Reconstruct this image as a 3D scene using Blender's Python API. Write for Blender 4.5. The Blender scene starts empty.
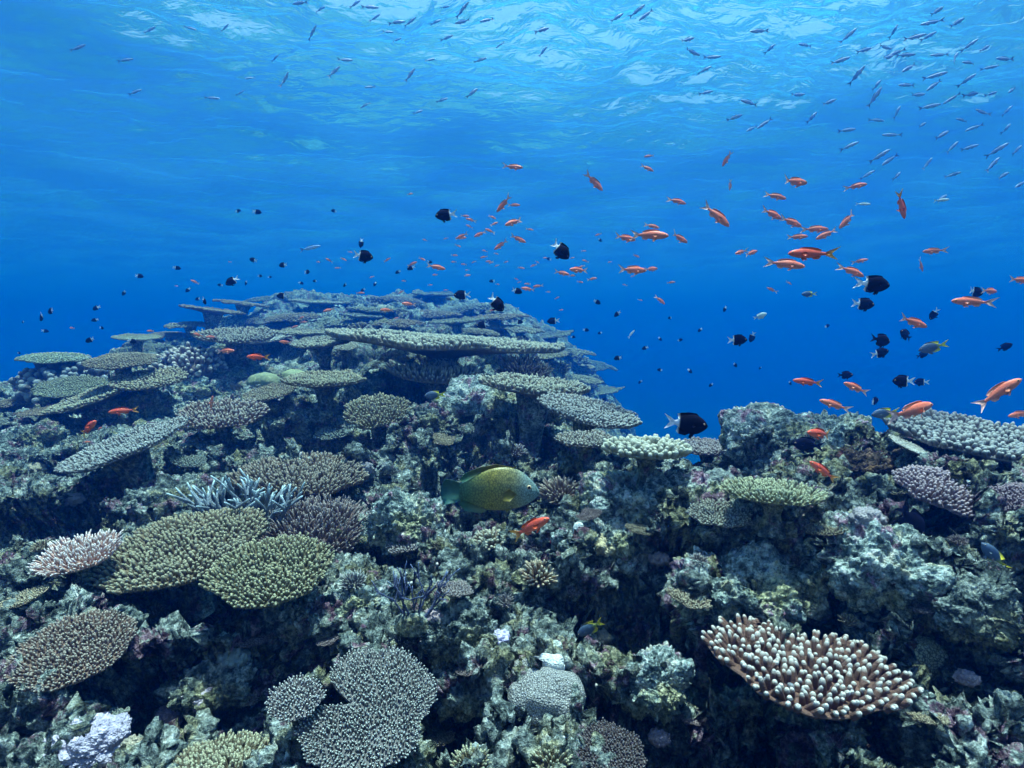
import bpy, math, random
import numpy as np
from mathutils import Vector, Matrix, Euler
from mathutils.bvhtree import BVHTree

R = math.radians
S = bpy.context.scene
COL = S.collection
rng = np.random.default_rng(11)
random.seed(11)

# ------------------------------------------------------------------ camera
PITCH = -5.5                       # camera looks slightly down along +Y
FPX = 559.0
cam_d = bpy.data.cameras.new('camera')
cam = bpy.data.objects.new('camera', cam_d)
COL.objects.link(cam)
cam.location = (0, 0, 0)
cam.rotation_euler = (R(90 + PITCH), 0, 0)
cam_d.sensor_width = 36.0
cam_d.lens = 36.0 * FPX / 1024.0
cam_d.clip_start = 0.05
cam_d.clip_end = 500
cam_d.dof.use_dof = False
S.camera = cam

# ------------------------------------------------------------------ light
SUN_ELEV, SUN_AZ = 81.0, -20.0      # azimuth measured from +Y towards -X
wd = bpy.data.worlds.new('World')
S.world = wd
wd.use_nodes = True
nt = wd.node_tree
nt.nodes.clear()
sky = nt.nodes.new('ShaderNodeTexSky')
sky.sky_type = 'NISHITA'
sky.sun_disc = False
sky.sun_elevation = R(SUN_ELEV)
sky.sun_rotation = R(-SUN_AZ)
bg = nt.nodes.new('ShaderNodeBackground')
bg.inputs['Strength'].default_value = 0.07
wo = nt.nodes.new('ShaderNodeOutputWorld')
nt.links.new(sky.outputs[0], bg.inputs['Color'])
nt.links.new(bg.outputs[0], wo.inputs['Surface'])

sun_d = bpy.data.lights.new('sun', 'SUN')
sun_d.energy = 5.0
sun_d.angle = R(1.0)
sun_d.color = (1.0, 0.97, 0.9)
sun = bpy.data.objects.new('sun', sun_d)
COL.objects.link(sun)
sdir = Vector((-math.sin(R(SUN_AZ)) * math.cos(R(SUN_ELEV)), math.cos(R(SUN_AZ)) * math.cos(R(SUN_ELEV)), math.sin(R(SUN_ELEV))))
sun.rotation_euler = sdir.to_track_quat('Z', 'Y').to_euler()
sun.location = (0, 0, 20)

S.view_settings.view_transform = 'Standard'
S.view_settings.look = 'None'
S.view_settings.exposure = 1.28
S.view_settings.gamma = 1.0
S.view_settings.use_curve_mapping = False

S.cycles.max_bounces = 5
S.cycles.diffuse_bounces = 1
S.cycles.glossy_bounces = 2
S.cycles.transmission_bounces = 3
S.cycles.transparent_max_bounces = 6
S.cycles.volume_bounces = 2
S.cycles.use_denoising = True
S.cycles.sample_clamp_indirect = 3.0
S.cycles.use_adaptive_sampling = True
S.cycles.adaptive_threshold = 0.03

# ------------------------------------------------------------------ noise
def _hash(ix, iy, iz, seed):
    h = (ix.astype(np.int64) * 374761393 + iy.astype(np.int64) * 668265263 + iz.astype(np.int64) * 2147483647 + seed * 1274126177) & 0xffffffff
    h = ((h ^ (h >> 13)) * 1274126177) & 0xffffffff
    h = ((h ^ (h >> 16)) * 2246822519) & 0xffffffff
    return (h ^ (h >> 15)) & 0xffffffff

def vnoise(p, seed=0):
    """gradient noise, about -1..1, p (n,3)"""
    i = np.floor(p); f = p - i
    u = f * f * f * (f * (f * 6 - 15) + 10)
    i = i.astype(np.int64)
    out = 0
    for dx in (0, 1):
        wx = u[:, 0] if dx else 1 - u[:, 0]
        for dy in (0, 1):
            wy = u[:, 1] if dy else 1 - u[:, 1]
            for dz in (0, 1):
                wz = u[:, 2] if dz else 1 - u[:, 2]
                h = _hash(i[:, 0] + dx, i[:, 1] + dy, i[:, 2] + dz, seed)
                gx = (h & 1023) / 511.5 - 1; gy = ((h >> 10) & 1023) / 511.5 - 1; gz = ((h >> 20) & 1023) / 511.5 - 1
                out = out + wx * wy * wz * (gx * (f[:, 0] - dx) + gy * (f[:, 1] - dy) + gz * (f[:, 2] - dz))
    return out * 1.5

def fbm(p, octs=4, seed=0, gain=0.5):
    a, s, o = 1.0, 1.0, 0
    for k in range(octs):
        o = o + a * vnoise(p * s + 13.7 * k, seed + k)
        a *= gain; s *= 2.03
    return o

def worley(p, seed=0, two=False):
    """distance to the nearest (and second nearest) random point"""
    i = np.floor(p).astype(np.int64)
    d1 = np.full(len(p), 9.0); d2 = np.full(len(p), 9.0)
    for dx in (-1, 0, 1):
        for dy in (-1, 0, 1):
            for dz in (-1, 0, 1):
                cx, cy, cz = i[:, 0] + dx, i[:, 1] + dy, i[:, 2] + dz
                h = _hash(cx, cy, cz, seed)
                qx = cx + (h & 1023) / 1023.; qy = cy + ((h >> 10) & 1023) / 1023.; qz = cz + ((h >> 20) & 1023) / 1023.
                d = np.sqrt((qx - p[:, 0]) ** 2 + (qy - p[:, 1]) ** 2 + (qz - p[:, 2]) ** 2)
                if two:
                    d2 = np.minimum(d2, np.maximum(d, d1))
                d1 = np.minimum(d1, d)
    return (d1, d2) if two else d1

def smooth(a, b, x):
    t = np.clip((x - a) / (b - a), 0, 1)
    return t * t * (3 - 2 * t)

# ------------------------------------------------------------------ mesh helpers
def make_mesh(name, verts, faces, mat=None, shade=True, attr=None, mats=None, midx=None):
    """verts (n,3); faces: list of int arrays (m,k)"""
    me = bpy.data.meshes.new(name)
    verts = np.asarray(verts, dtype=np.float32)
    faces = [np.asarray(f, dtype=np.int32) for f in faces if len(f)]
    me.vertices.add(len(verts)); me.vertices.foreach_set('co', verts.ravel())
    nl = sum(f.size for f in faces); nf = sum(len(f) for f in faces)
    me.loops.add(nl); me.loops.foreach_set('vertex_index', np.concatenate([f.ravel() for f in faces]))
    tot = np.concatenate([np.full(len(f), f.shape[1], dtype=np.int32) for f in faces])
    st = np.concatenate([[0], np.cumsum(tot)[:-1]]).astype(np.int32)
    me.polygons.add(nf); me.polygons.foreach_set('loop_start', st); me.polygons.foreach_set('loop_total', tot)
    if midx is not None: me.polygons.foreach_set('material_index', np.asarray(midx, dtype=np.int32))
    me.update(calc_edges=True); me.validate()
    if shade: me.polygons.foreach_set('use_smooth', np.ones(len(me.polygons), dtype=bool))
    for k, v in (attr or {}).items():
        a = me.attributes.new(k, 'FLOAT', 'POINT'); a.data.foreach_set('value', np.asarray(v, dtype=np.float32))
    for m in (mats or ([mat] if mat else [])): me.materials.append(m)
    return me

def link(name, me, parent=None, label=None, cat=None, group=None, kind=None, loc=None, rot=None):
    o = bpy.data.objects.new(name, me); COL.objects.link(o)
    if parent: o.parent = parent
    if label: o['label'] = label
    if cat: o['category'] = cat
    if group: o['group'] = group
    if kind: o['kind'] = kind
    if loc is not None: o.location = loc
    if rot is not None: o.rotation_euler = rot
    return o

def grid_faces(nu, nv):
    i = np.arange(nu - 1)[:, None] * nv + np.arange(nv - 1)[None, :]
    i = i.ravel()
    return np.stack([i, i + nv, i + nv + 1, i + 1], 1)

# ------------------------------------------------------------------ materials
class M:
    """small node helper"""
    def __init__(s, name, rough=0.85, spec=0.15):
        s.m = bpy.data.materials.new(name); s.m.use_nodes = True
        s.t = s.m.node_tree; s.b = s.t.nodes['Principled BSDF']
        s.b.inputs['Roughness'].default_value = rough
        s.b.inputs['Specular IOR Level'].default_value = spec
        s.co = s.t.nodes.new('ShaderNodeTexCoord').outputs['Object']
    def n(s, t, **k):
        x = s.t.nodes.new(t)
        for a, v in k.items(): setattr(x, a, v)
        return x
    def l(s, a, b): s.t.links.new(a, b)
    def noise(s, scale, det=4, rough=.6, vec=None):
        x = s.n('ShaderNodeTexNoise'); x.inputs['Scale'].default_value = scale; x.inputs['Detail'].default_value = det
        x.inputs['Roughness'].default_value = rough; s.l(vec or s.co, x.inputs['Vector']); return x.outputs['Fac']
    def voro(s, scale, feature='F1', vec=None, out='Distance'):
        x = s.n('ShaderNodeTexVoronoi', feature=feature); x.inputs['Scale'].default_value = scale
        s.l(vec or s.co, x.inputs['Vector']); return x.outputs[out]
    def ramp(s, fac, stops):
        x = s.n('ShaderNodeValToRGB'); e = x.color_ramp.elements
        while len(e) < len(stops): e.new(0.5)
        for q, (p, c) in zip(e, stops): q.position = p; q.color = (*c, 1) if len(c) == 3 else c
        s.l(fac, x.inputs['Fac']); return x.outputs['Color']
    def mix(s, fac, a, b, mode='MIX'):
        x = s.n('ShaderNodeMix', data_type='RGBA', blend_type=mode)
        for v, i in ((fac, 0), (a, 6), (b, 7)):
            if hasattr(v, 'is_linked') or isinstance(v, bpy.types.NodeSocket): s.l(v, x.inputs[i])
            elif isinstance(v, (int, float)): x.inputs[i].default_value = v
            else: x.inputs[i].default_value = (*v, 1)
        return x.outputs[2]
    def attr(s, name):
        x = s.n('ShaderNodeAttribute', attribute_name=name); return x.outputs['Fac']
    def bump(s, h, dist, strength=1.0):
        x = s.n('ShaderNodeBump'); x.inputs['Strength'].default_value = strength; x.inputs['Distance'].default_value = dist
        s.l(h, x.inputs['Height']); s.l(x.outputs[0], s.b.inputs['Normal'])
    def col(s, c):
        if isinstance(c, bpy.types.NodeSocket): s.l(c, s.b.inputs['Base Color'])
        else: s.b.inputs['Base Color'].default_value = (*c, 1)
        return s

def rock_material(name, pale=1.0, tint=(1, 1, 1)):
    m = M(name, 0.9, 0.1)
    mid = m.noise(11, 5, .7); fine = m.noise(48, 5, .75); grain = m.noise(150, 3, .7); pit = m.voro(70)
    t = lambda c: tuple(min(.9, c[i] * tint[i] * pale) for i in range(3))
    sm = m.n('ShaderNodeMath', operation='MULTIPLY_ADD'); m.l(mid, sm.inputs[0]); sm.inputs[1].default_value = .55
    sm2 = m.n('ShaderNodeMath', operation='MULTIPLY'); m.l(fine, sm2.inputs[0]); sm2.inputs[1].default_value = .45; m.l(sm2.outputs[0], sm.inputs[2])
    base = m.ramp(sm.outputs[0], [(0.38, t((.02, .03, .03))), (0.46, t((.09, .12, .115))), (0.52, t((.27, .33, .31))), (0.575, t((.60, .68, .64))), (0.64, t((.88, .95, .88)))])
    olive = m.ramp(fine, [(0.38, t((.04, .045, .02))), (0.52, t((.20, .20, .09))), (0.66, t((.50, .48, .28)))])
    pink = m.ramp(fine, [(0.40, t((.05, .02, .04))), (0.55, t((.24, .14, .20))), (0.68, t((.60, .46, .52)))])
    sel1 = m.ramp(m.noise(5.5, 5, .7), [(0.50, (0, 0, 0)), (0.58, (.85, .85, .85))])
    sel2 = m.ramp(m.noise(8.3, 5, .75, vec=m.shift((3.1, 7.7, 1.3))), [(0.55, (0, 0, 0)), (0.60, (.9, .9, .9))])
    c = m.mix(sel1, base, olive); c = m.mix(sel2, c, pink)
    c = m.mix(0.6, c, m.ramp(grain, [(0.35, (.25, .25, .25)), (0.5, (.95, .95, .95)), (0.62, (1.4, 1.4, 1.4))]), 'MULTIPLY')
    m.col(c)
    h = m.n('ShaderNodeMath', operation='ADD'); m.l(fine, h.inputs[0])
    h2 = m.n('ShaderNodeMath', operation='ADD'); m.l(pit, h2.inputs[0]); m.l(grain, h2.inputs[1]); m.l(h2.outputs[0], h.inputs[1])
    m.bump(h.outputs[0], 0.016, 1.0)
    return m.m
def _shift(s, v):
    x = s.n('ShaderNodeVectorMath', operation='ADD'); s.l(s.co, x.inputs[0]); x.inputs[1].default_value = v; return x.outputs[0]
M.shift = _shift

# ------------------------------------------------------------------ sea surface and water
SURF_Z = 4.4
def build_surface():
    nu, nv = 560, 700
    u = np.tan(np.linspace(-1.2, 1.2, nu)); v = np.exp(np.linspace(math.log(1.5), math.log(160), nv))
    U, V = np.meshgrid(u, v, indexing='ij')
    x = (U * V).ravel(); y = (V - 14).ravel() ; 
    y = (V * 1.0 - 3).ravel()
    p = np.stack([x, y, np.zeros_like(x)], 1)
    q = p * [0.42, 0.75, 1]
    w = fbm(q * 0.9 + 0.6 * vnoise(p * .3, 5)[:, None], 3, 31, .55)
    r = 1 - np.abs(fbm(p * [1.1, 2.0, 1], 3, 71, .55))
    z = (0.20 * w + 0.06 * r ** 2) * (.6 + .7 * smooth(-.5, .5, vnoise(p * .22, 15)))
    chop_glow = .30 + 1.6 * np.exp(-((p[:, 0] - 2.2) ** 2 / 36 + (p[:, 1] - 6) ** 2 / 24)) + .35 * vnoise(p * .35, 19)  # rougher patch placed to build the sun glow into the surface
    chop_glow = np.clip(chop_glow, .2, 1.8)
    p[:, 2] = SURF_Z + z * (.4 + .6 * chop_glow)
    return make_mesh('sea_surface', p, [grid_faces(nu, nv)], attr={'chop_glow': chop_glow})

wm = bpy.data.materials.new('sea_surface'); wm.use_nodes = True
t = wm.node_tree; t.nodes.clear()
def N(k, **kw):
    n = t.nodes.new(k)
    for a, b in kw.items(): setattr(n, a, b)
    return n
tc = N('ShaderNodeTexCoord'); mp = N('ShaderNodeMapping'); mp.inputs['Scale'].default_value = (1.0, 1.7, 1)
t.links.new(tc.outputs['Object'], mp.inputs['Vector'])
n1 = N('ShaderNodeTexNoise'); n1.inputs['Scale'].default_value = 2.4; n1.inputs['Detail'].default_value = 3.5; n1.inputs['Distortion'].default_value = .6
t.links.new(mp.outputs[0], n1.inputs['Vector'])
bp = N('ShaderNodeBump'); bp.inputs['Distance'].default_value = 0.075; bp.inputs['Strength'].default_value = 1.0; ca = N('ShaderNodeAttribute', attribute_name='chop_glow'); cm = N('ShaderNodeMath', operation='MULTIPLY'); cm.inputs[1].default_value = .085; t.links.new(ca.outputs['Fac'], cm.inputs[0]); t.links.new(cm.outputs[0], bp.inputs['Distance'])
t.links.new(n1.outputs['Fac'], bp.inputs['Height'])
fr = N('ShaderNodeFresnel'); fr.inputs['IOR'].default_value = 1.30; t.links.new(bp.outputs[0], fr.inputs['Normal'])
rf = N('ShaderNodeBsdfRefraction'); rf.inputs['IOR'].default_value = 1.33; rf.inputs['Roughness'].default_value = .12; t.links.new(bp.outputs[0], rf.inputs['Normal'])
gl = N('ShaderNodeBsdfGlossy'); gl.inputs['Roughness'].default_value = .03; gl.inputs['Color'].default_value = (.25, .74, 1, 1); t.links.new(bp.outputs[0], gl.inputs['Normal'])
tr = N('ShaderNodeBsdfTransparent'); tr.inputs['Color'].default_value = (.76, .92, 1, 1)
m1 = N('ShaderNodeMixShader'); m1.inputs[0].default_value = .80
t.links.new(rf.outputs[0], m1.inputs[1]); t.links.new(tr.outputs[0], m1.inputs[2])
m2 = N('ShaderNodeMixShader'); t.links.new(fr.outputs[0], m2.inputs[0]); t.links.new(m1.outputs[0], m2.inputs[1]); t.links.new(gl.outputs[0], m2.inputs[2])
tl = N('ShaderNodeBsdfTranslucent'); t.links.new(bp.outputs[0], tl.inputs['Normal'])
m3 = N('ShaderNodeMixShader'); tl.inputs['Color'].default_value = (.18, .74, 1, 1); cf = N('ShaderNodeMath', operation='MULTIPLY_ADD'); cf.inputs[1].default_value = .07; cf.inputs[2].default_value = .04; cf.use_clamp = True; t.links.new(ca.outputs['Fac'], cf.inputs[0]); t.links.new(cf.outputs[0], m3.inputs[0])  # cyan translucent share, raised in the patch to imitate the bright glow
t.links.new(m2.outputs[0], m3.inputs[1]); t.links.new(tl.outputs[0], m3.inputs[2])
ot = N('ShaderNodeOutputMaterial'); t.links.new(m3.outputs[0], ot.inputs['Surface'])
sme = build_surface(); sme.materials.append(wm)
link('water_surface', sme, kind='structure')

hz = bpy.data.materials.new('blue_water'); hz.use_nodes = True
t = hz.node_tree; t.nodes.clear()
pv = t.nodes.new('ShaderNodeVolumePrincipled')
pv.inputs['Color'].default_value = (0.0, 0.098, 0.49, 1)
pv.inputs['Absorption Color'].default_value = (0, 0.30, 0.25, 1)
pv.inputs['Density'].default_value = 0.060
pv.inputs['Anisotropy'].default_value = 0.5
ot = t.nodes.new('ShaderNodeOutputMaterial'); t.links.new(pv.outputs[0], ot.inputs['Volume'])
x0, x1, y0, y1, z0, z1 = -100, 100, -8, 150, -27, SURF_Z - 0.28
bv = np.array([(x, y, z) for x in (x0, x1) for y in (y0, y1) for z in (z0, z1)])
bf = [np.array([(0, 1, 3, 2), (4, 6, 7, 5), (0, 4, 5, 1), (2, 3, 7, 6), (0, 2, 6, 4), (1, 5, 7, 3)])]
link('haze', make_mesh('haze', bv, bf, hz, shade=False), kind='stuff')

# ------------------------------------------------------------------ reef terrain
cp, sp = math.cos(R(PITCH)), math.sin(R(PITCH))
FWD = np.array([0, cp, sp]); UP = np.array([0, -sp, cp])
def ray(px, py):
    """direction through a photo position, scaled to one metre of depth along +Y"""
    d = FWD + np.array([1.0, 0, 0]) * ((px - 512) / FPX) + UP * ((384 - py) / FPX)
    return d / d[1]

PROFILE = {   # column: (row, distance) pairs from the foreground to the crest, in metres
    -60: [(900, .7), (768, .95), (600, 1.5), (500, 2.2), (440, 3.4), (392, 5.6)],
    20: [(900, .7), (768, .95), (600, 1.45), (500, 2.2), (440, 3.4), (385, 5.4)],
    130: [(900, .7), (768, .95), (655, 1.3), (570, 1.75), (480, 2.5), (425, 3.4), (385, 4.5), (348, 6.2)],
    260: [(900, .7), (768, .95), (655, 1.3), (575, 1.75), (510, 2.25), (440, 3.1), (398, 4.0), (355, 5.3), (320, 7), (297, 9)],
    400: [(900, .7), (768, .95), (655, 1.25), (570, 1.65), (505, 2.1), (445, 2.8), (405, 3.5), (358, 4.6), (320, 7), (295, 9.5)],
    520: [(900, .7), (768, .95), (655, 1.25), (565, 1.6), (505, 2.05), (450, 2.7), (410, 3.4), (365, 4.4), (345, 6), (306, 9.5)],
    575: [(900, .7), (768, .95), (655, 1.22), (560, 1.55), (500, 1.95), (460, 2.55), (428, 3.4), (414, 4.0), (420, 5.5), (346, 10)],
    640: [(900, .7), (768, .93), (655, 1.2), (560, 1.5), (500, 1.85), (458, 2.45), (448, 2.9), (560, 4.2), (425, 10)],
    700: [(900, .7), (768, .92), (655, 1.15), (560, 1.45), (500, 1.75), (460, 2.2), (452, 2.5), (600, 4)],
    770: [(900, .7), (768, .90), (655, 1.12), (560, 1.4), (500, 1.7), (458, 2.1), (438, 2.4), (600, 4)],
    860: [(900, .7), (768, .90), (655, 1.1), (560, 1.35), (500, 1.6), (455, 2.0), (436, 2.4), (600, 4)],
    960: [(900, .7), (768, .90), (655, 1.1), (560, 1.32), (500, 1.55), (460, 1.95), (446, 2.4), (600, 4)],
    1100: [(900, .7), (768, .90), (655, 1.1), (560, 1.3), (495, 1.55), (460, 1.9), (450, 2.4), (600, 4)],
}
PROFILE = {c: [(r, y * (1 + .125 * max(0, y - 2.5))) for r, y in v] for c, v in PROFILE.items()}
_cols = sorted(PROFILE); _lv = np.linspace(math.log(.35), math.log(90), 430)
_tab = []
for c in _cols:
    ys = [y for _, y in PROFILE[c]]; zs = [ray(c, r)[2] * y for r, y in PROFILE[c]]
    y_, z_ = ys[-1], zs[-1]
    for k in (1, 2.5, 5, 10, 20, 40):       # beyond the crest the reef falls away
        ys.append(y_ + k); zs.append(max(-17, z_ - (.55 * k + .05 * k * k)))
    ys = [.3] + ys; zs = [zs[0] + .02] + zs
    _tab.append(np.interp(np.exp(_lv), ys, zs))
_tab = np.array(_tab)
_k = np.exp(-np.linspace(-2, 2, 13) ** 2); _k /= _k.sum()
_tab = np.array([np.convolve(np.pad(r, 6, 'edge'), _k, 'valid') for r in _tab])
_cf = np.arange(-700, 1800, 10.0)
_tf = np.array([np.interp(_cf, _cols, _tab[:, j]) for j in range(len(_lv))])     # rows: distance, cols: column
_k2 = np.exp(-np.linspace(-2, 2, 9) ** 2); _k2 /= _k2.sum()
_tf = np.array([np.convolve(np.pad(r, 4, 'edge'), _k2, 'valid') for r in _tf])
def base_z(x, y):
    y = np.maximum(y, .36)
    c = np.clip((x / y * FPX + 512 + 700) / 10, 0, len(_cf) - 1.001); v = np.clip((np.log(y) - _lv[0]) / (_lv[1] - _lv[0]), 0, len(_lv) - 1.001)
    ci, vi = c.astype(int), v.astype(int); fc, fv = c - ci, v - vi
    return (_tf[vi, ci] * (1 - fc) * (1 - fv) + _tf[vi, ci + 1] * fc * (1 - fv) + _tf[vi + 1, ci] * (1 - fc) * fv + _tf[vi + 1, ci + 1] * fc * fv)

def base_hit(px, py, clear=0.0):
    d = ray(px, py); ys = np.exp(np.linspace(math.log(.5), math.log(26), 1800))
    z = d[2] * ys; g = base_z(d[0] * ys, ys) + clear
    k = np.nonzero(z <= g)[0]
    Y = ys[k[0]] if len(k) else 16.0
    return np.array([d[0] * Y, Y, d[2] * Y])

# dark hollows in the reef: column, row, half width and depth in metres
HOLLOWS = [(215, 600, .16, .22), (265, 590, .14, .2), (150, 690, .12, .14), (650, 612, .13, .2), (700, 640, .1, .15), (590, 600, .09, .13), (490, 440, .3, .3), (540, 438, .25, .28), (440, 395, .5, .25),
           (430, 470, .15, .2), (300, 440, .2, .2), (350, 440, .2, .2), (420, 560, .08, .14), (380, 545, .1, .12), (100, 500, .14, .15), (60, 580, .12, .15), (760, 640, .09, .14), (840, 600, .09, .12),
           (700, 735, .12, .15), (780, 740, .12, .15), (620, 510, .08, .1), (760, 545, .1, .12), (200, 720, .08, .1), (330, 700, .07, .1), (930, 500, .1, .12), (960, 640, .1, .13), (880, 690, .09, .1),
           (460, 720, .06, .08), (620, 720, .05, .08), (880, 470, .12, .1), (240, 470, .15, .15), (160, 470, .12, .14), (680, 560, .07, .09), (740, 600, .07, .09), (500, 620, .05, .07), (390, 600, .06, .08), (30, 520, .2, .2), (60, 460, .2, .2), (560, 500, .07, .08)]
HP = [(base_hit(a, b), w, d) for a, b, w, d in HOLLOWS]

def reef_points(x, y, nu, nv):
    z = base_z(x, y)
    p = np.stack([x, y, z], 1)
    far = smooth(3.5, 6.5, y); vf = smooth(22, 40, y)
    q = p.copy(); q[:, 2] *= .6
    q = q + np.stack([vnoise(q * 2.2, s) for s in (1, 2, 3)], 1) * .14
    h = 0.11 * fbm(q * 2.2, 3, 10) + far * .32 * fbm(q * .6, 3, 40)
    h += .13 * (0.55 - worley(q * 3.4, 7)) * (1 - .4 * far)
    for px_, w, d in HP:
        r = np.hypot((x - px_[0]), (y - px_[1]) * .8) / w
        s_ = r < 2
        r[s_] += .35 * vnoise(p[s_] * 7, 77)
        h -= 1.6 * d * smooth(1.2, .6, r)
    h += np.sin((z + h) * 22 + 3 * vnoise(p * 3, 4)) * .035        # layered ledges
    ox = .08 * vnoise(p * 5, 61); oy = .10 * vnoise(p * 5, 63)
    c = np.stack([x + ox * (1 - vf), y + oy * (1 - vf) - np.clip(h, -.12, .12) * .6, z + h * (1 - vf) + vf * 1.2 * vnoise(p * .2, 8)], 1)
    # second pass: finer relief pushed out along the surface itself, so steep walls are as rough as the tops
    def normals(c):
        g = c.reshape(nu, nv, 3); n = np.cross(np.gradient(g, axis=0), np.gradient(g, axis=1)).reshape(-1, 3)
        n /= np.linalg.norm(n, axis=1, keepdims=True) + 1e-9
        return n * np.where(np.median(n[:, 2]) < 0, -1, 1)
    n = normals(c)
    q = c * [1, 1, 1.15] + .03 * np.stack([vnoise(c * 9, s) for s in (21, 22, 23)], 1)
    d1, d2 = worley(q * 8.5, 9, True)
    h = .085 * (0.5 - d1) - .03 * smooth(.10, 0, d2 - d1) + .04 * (0.5 - worley(q * 14, 19))
    c = c + n * (h * (1 - vf))[:, None]
    near = 1 - smooth(4, 9, y); nr = 1 - smooth(2.2, 4.5, y)
    n = normals(c)
    h = .036 * (0.5 - worley(c * 21, 12)) * near + .024 * (0.5 - worley(c * 42, 13)) * nr + .018 * fbm(c * 26, 3, 90, .65) * near + .009 * vnoise(c * 85, 91) * nr
    h -= .022 * smooth(.02, .35, vnoise(c * 33, 55)) * nr
    return c + n * h[:, None]

def build_reef():
    nu, nv = 980, 900
    u = np.linspace(-1.35, 1.35, nu)
    v = np.concatenate([np.exp(np.linspace(math.log(.45), math.log(22), nv - 90)), np.exp(np.linspace(math.log(22.4), math.log(150), 90))])
    U, V = np.meshgrid(u, v, indexing='ij')
    return make_mesh('reef', reef_points((U * V).ravel(), V.ravel(), nu, nv), [grid_faces(nu, nv)[:, ::-1]])

MR = rock_material('reef_rock', 1.1)
reef_me = build_reef(); reef_me.materials.append(MR)
link('terrain', reef_me, kind='structure')
_co = np.empty(len(reef_me.vertices) * 3, dtype=np.float32); reef_me.vertices.foreach_get('co', _co)
_fi = np.empty(len(reef_me.polygons) * 4, dtype=np.int32); reef_me.polygons.foreach_get('vertices', _fi)
BVH = BVHTree.FromPolygons(_co.reshape(-1, 3).tolist(), _fi.reshape(-1, 4).tolist())

# ------------------------------------------------------------------ placing
SOLIDS = [BVH]
def cast(o, d, far):
    best = None
    for b in SOLIDS:
        h = b.ray_cast(o, d, far)
        if h[0] is not None and (best is None or (h[0] - o).length < (best - o).length): best = h[0]
    return best
def surf_hit(px, py, maxd=40):
    d = Vector(ray(px, py)).normalized()
    return cast(d * .3, d, maxd)
def ground(x, y):
    h = cast(Vector((x, y, 6)), Vector((0, 0, -1)), 40)
    return h.z if h is not None else -20.0
def place(px, py, clear):
    """the point on the line of sight that stands CLEAR above the reef"""
    hit = surf_hit(px, py); k = 0
    while hit is None and k < 20: k += 1; hit = surf_hit(px, py + 2 * k)
    if k and hit is not None:
        Y = hit.y * 1.01; return Vector(ray(px, max(py, py + 2 * k - 5)) * Y), Y
    d = ray(px, py); Y = .5; ymax = hit.y if hit is not None else 16.0
    while Y < ymax:
        p = d * Y
        if p[2] - ground(p[0], p[1]) <= clear * Y: break
        Y *= 1.02
    return Vector(d * Y), Y
def solid(root, v, f):
    mw = Matrix.Translation(root.location) @ root.rotation_euler.to_matrix().to_4x4()
    m = np.array(mw)
    w = v @ m[:3, :3].T + m[:3, 3]
    SOLIDS.append(BVHTree.FromPolygons(w.tolist(), f.tolist()))

# ------------------------------------------------------------------ coral shapes
def fingers(P, D, L, r0, r1, sides=6, bend=None, prof=(0, .4, .75, .93)):
    n = len(P)
    D = D / np.linalg.norm(D, axis=1, keepdims=True)
    a = np.where(np.abs(D[:, 2:3]) < .9, np.array([[0, 0, 1.]]), np.array([[1., 0, 0]]))
    t1 = np.cross(D, a); t1 /= np.linalg.norm(t1, axis=1, keepdims=True); t2 = np.cross(D, t1)
    ang = np.arange(sides) / sides * 2 * math.pi
    V = []; T = []
    rr = rng.uniform(0, 1, n)[:, None]
    for t in prof:
        rad = (r0 * (1 - t) + r1 * t)
        if t > .85: rad = rad * .72
        c = P + D * (L * t)[:, None]
        if bend is not None: c = c + bend * (t * t)
        ring = c[:, None, :] + rad[:, None, None] * (np.cos(ang + rr * 6)[:, :, None] * t1[:, None, :] + np.sin(ang + rr * 6)[:, :, None] * t2[:, None, :])
        V.append(ring); T.append(np.full((n, sides), t))
    apex = P + D * L[:, None]
    if bend is not None: apex = apex + bend
    V.append(apex[:, None, :]); T.append(np.full((n, 1), 1.0))
    V = np.concatenate(V, 1); T = np.concatenate(T, 1)
    k = V.shape[1]; m = len(prof)
    q = []
    for j in range(m - 1):
        for s in range(sides):
            s2 = (s + 1) % sides
            q.append((j * sides + s, j * sides + s2, (j + 1) * sides + s2, (j + 1) * sides + s))
    tr_ = [((m - 1) * sides + s, (m - 1) * sides + (s + 1) % sides, m * sides) for s in range(sides)]
    off = (np.arange(n) * k)[:, None, None]
    Q = (np.array(q)[None] + off).reshape(-1, 4); TT = (np.array(tr_)[None] + off).reshape(-1, 3)
    return V.reshape(-1, 3), [Q, TT], T.ravel()

def join(parts):
    V, F, A, o = [], [], [], 0
    for v, f, a in parts:
        V.append(v); A.append(a)
        for g in f: F.append(g + o)
        o += len(v)
    return np.concatenate(V), F, np.concatenate(A)

def outline(th, seed, lob=.10, notch=None):
    p = np.stack([np.cos(th) * 1.6, np.sin(th) * 1.6, np.full_like(th, seed * 3.3)], 1)
    r = 1 + lob * 1.6 * vnoise(p, seed) + lob * .7 * vnoise(p * 3, seed + 5)
    if notch:
        for a, w, d in notch:
            da = np.abs((th - a + math.pi) % (2 * math.pi) - math.pi)
            r = r * (1 - d * np.exp(-(da / w) ** 2))
    return r

def hexgrid(sp, R0):
    n = int(2.6 * R0 / sp) + 2
    g = np.array([((i + .5 * (j % 2)) * sp, j * sp * .866) for i in range(-n, n) for j in range(-n, n)])
    g += rng.uniform(-.24, .24, g.shape) * sp
    return g[np.hypot(g[:, 0], g[:, 1]) < R0 * 1.5]

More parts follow.
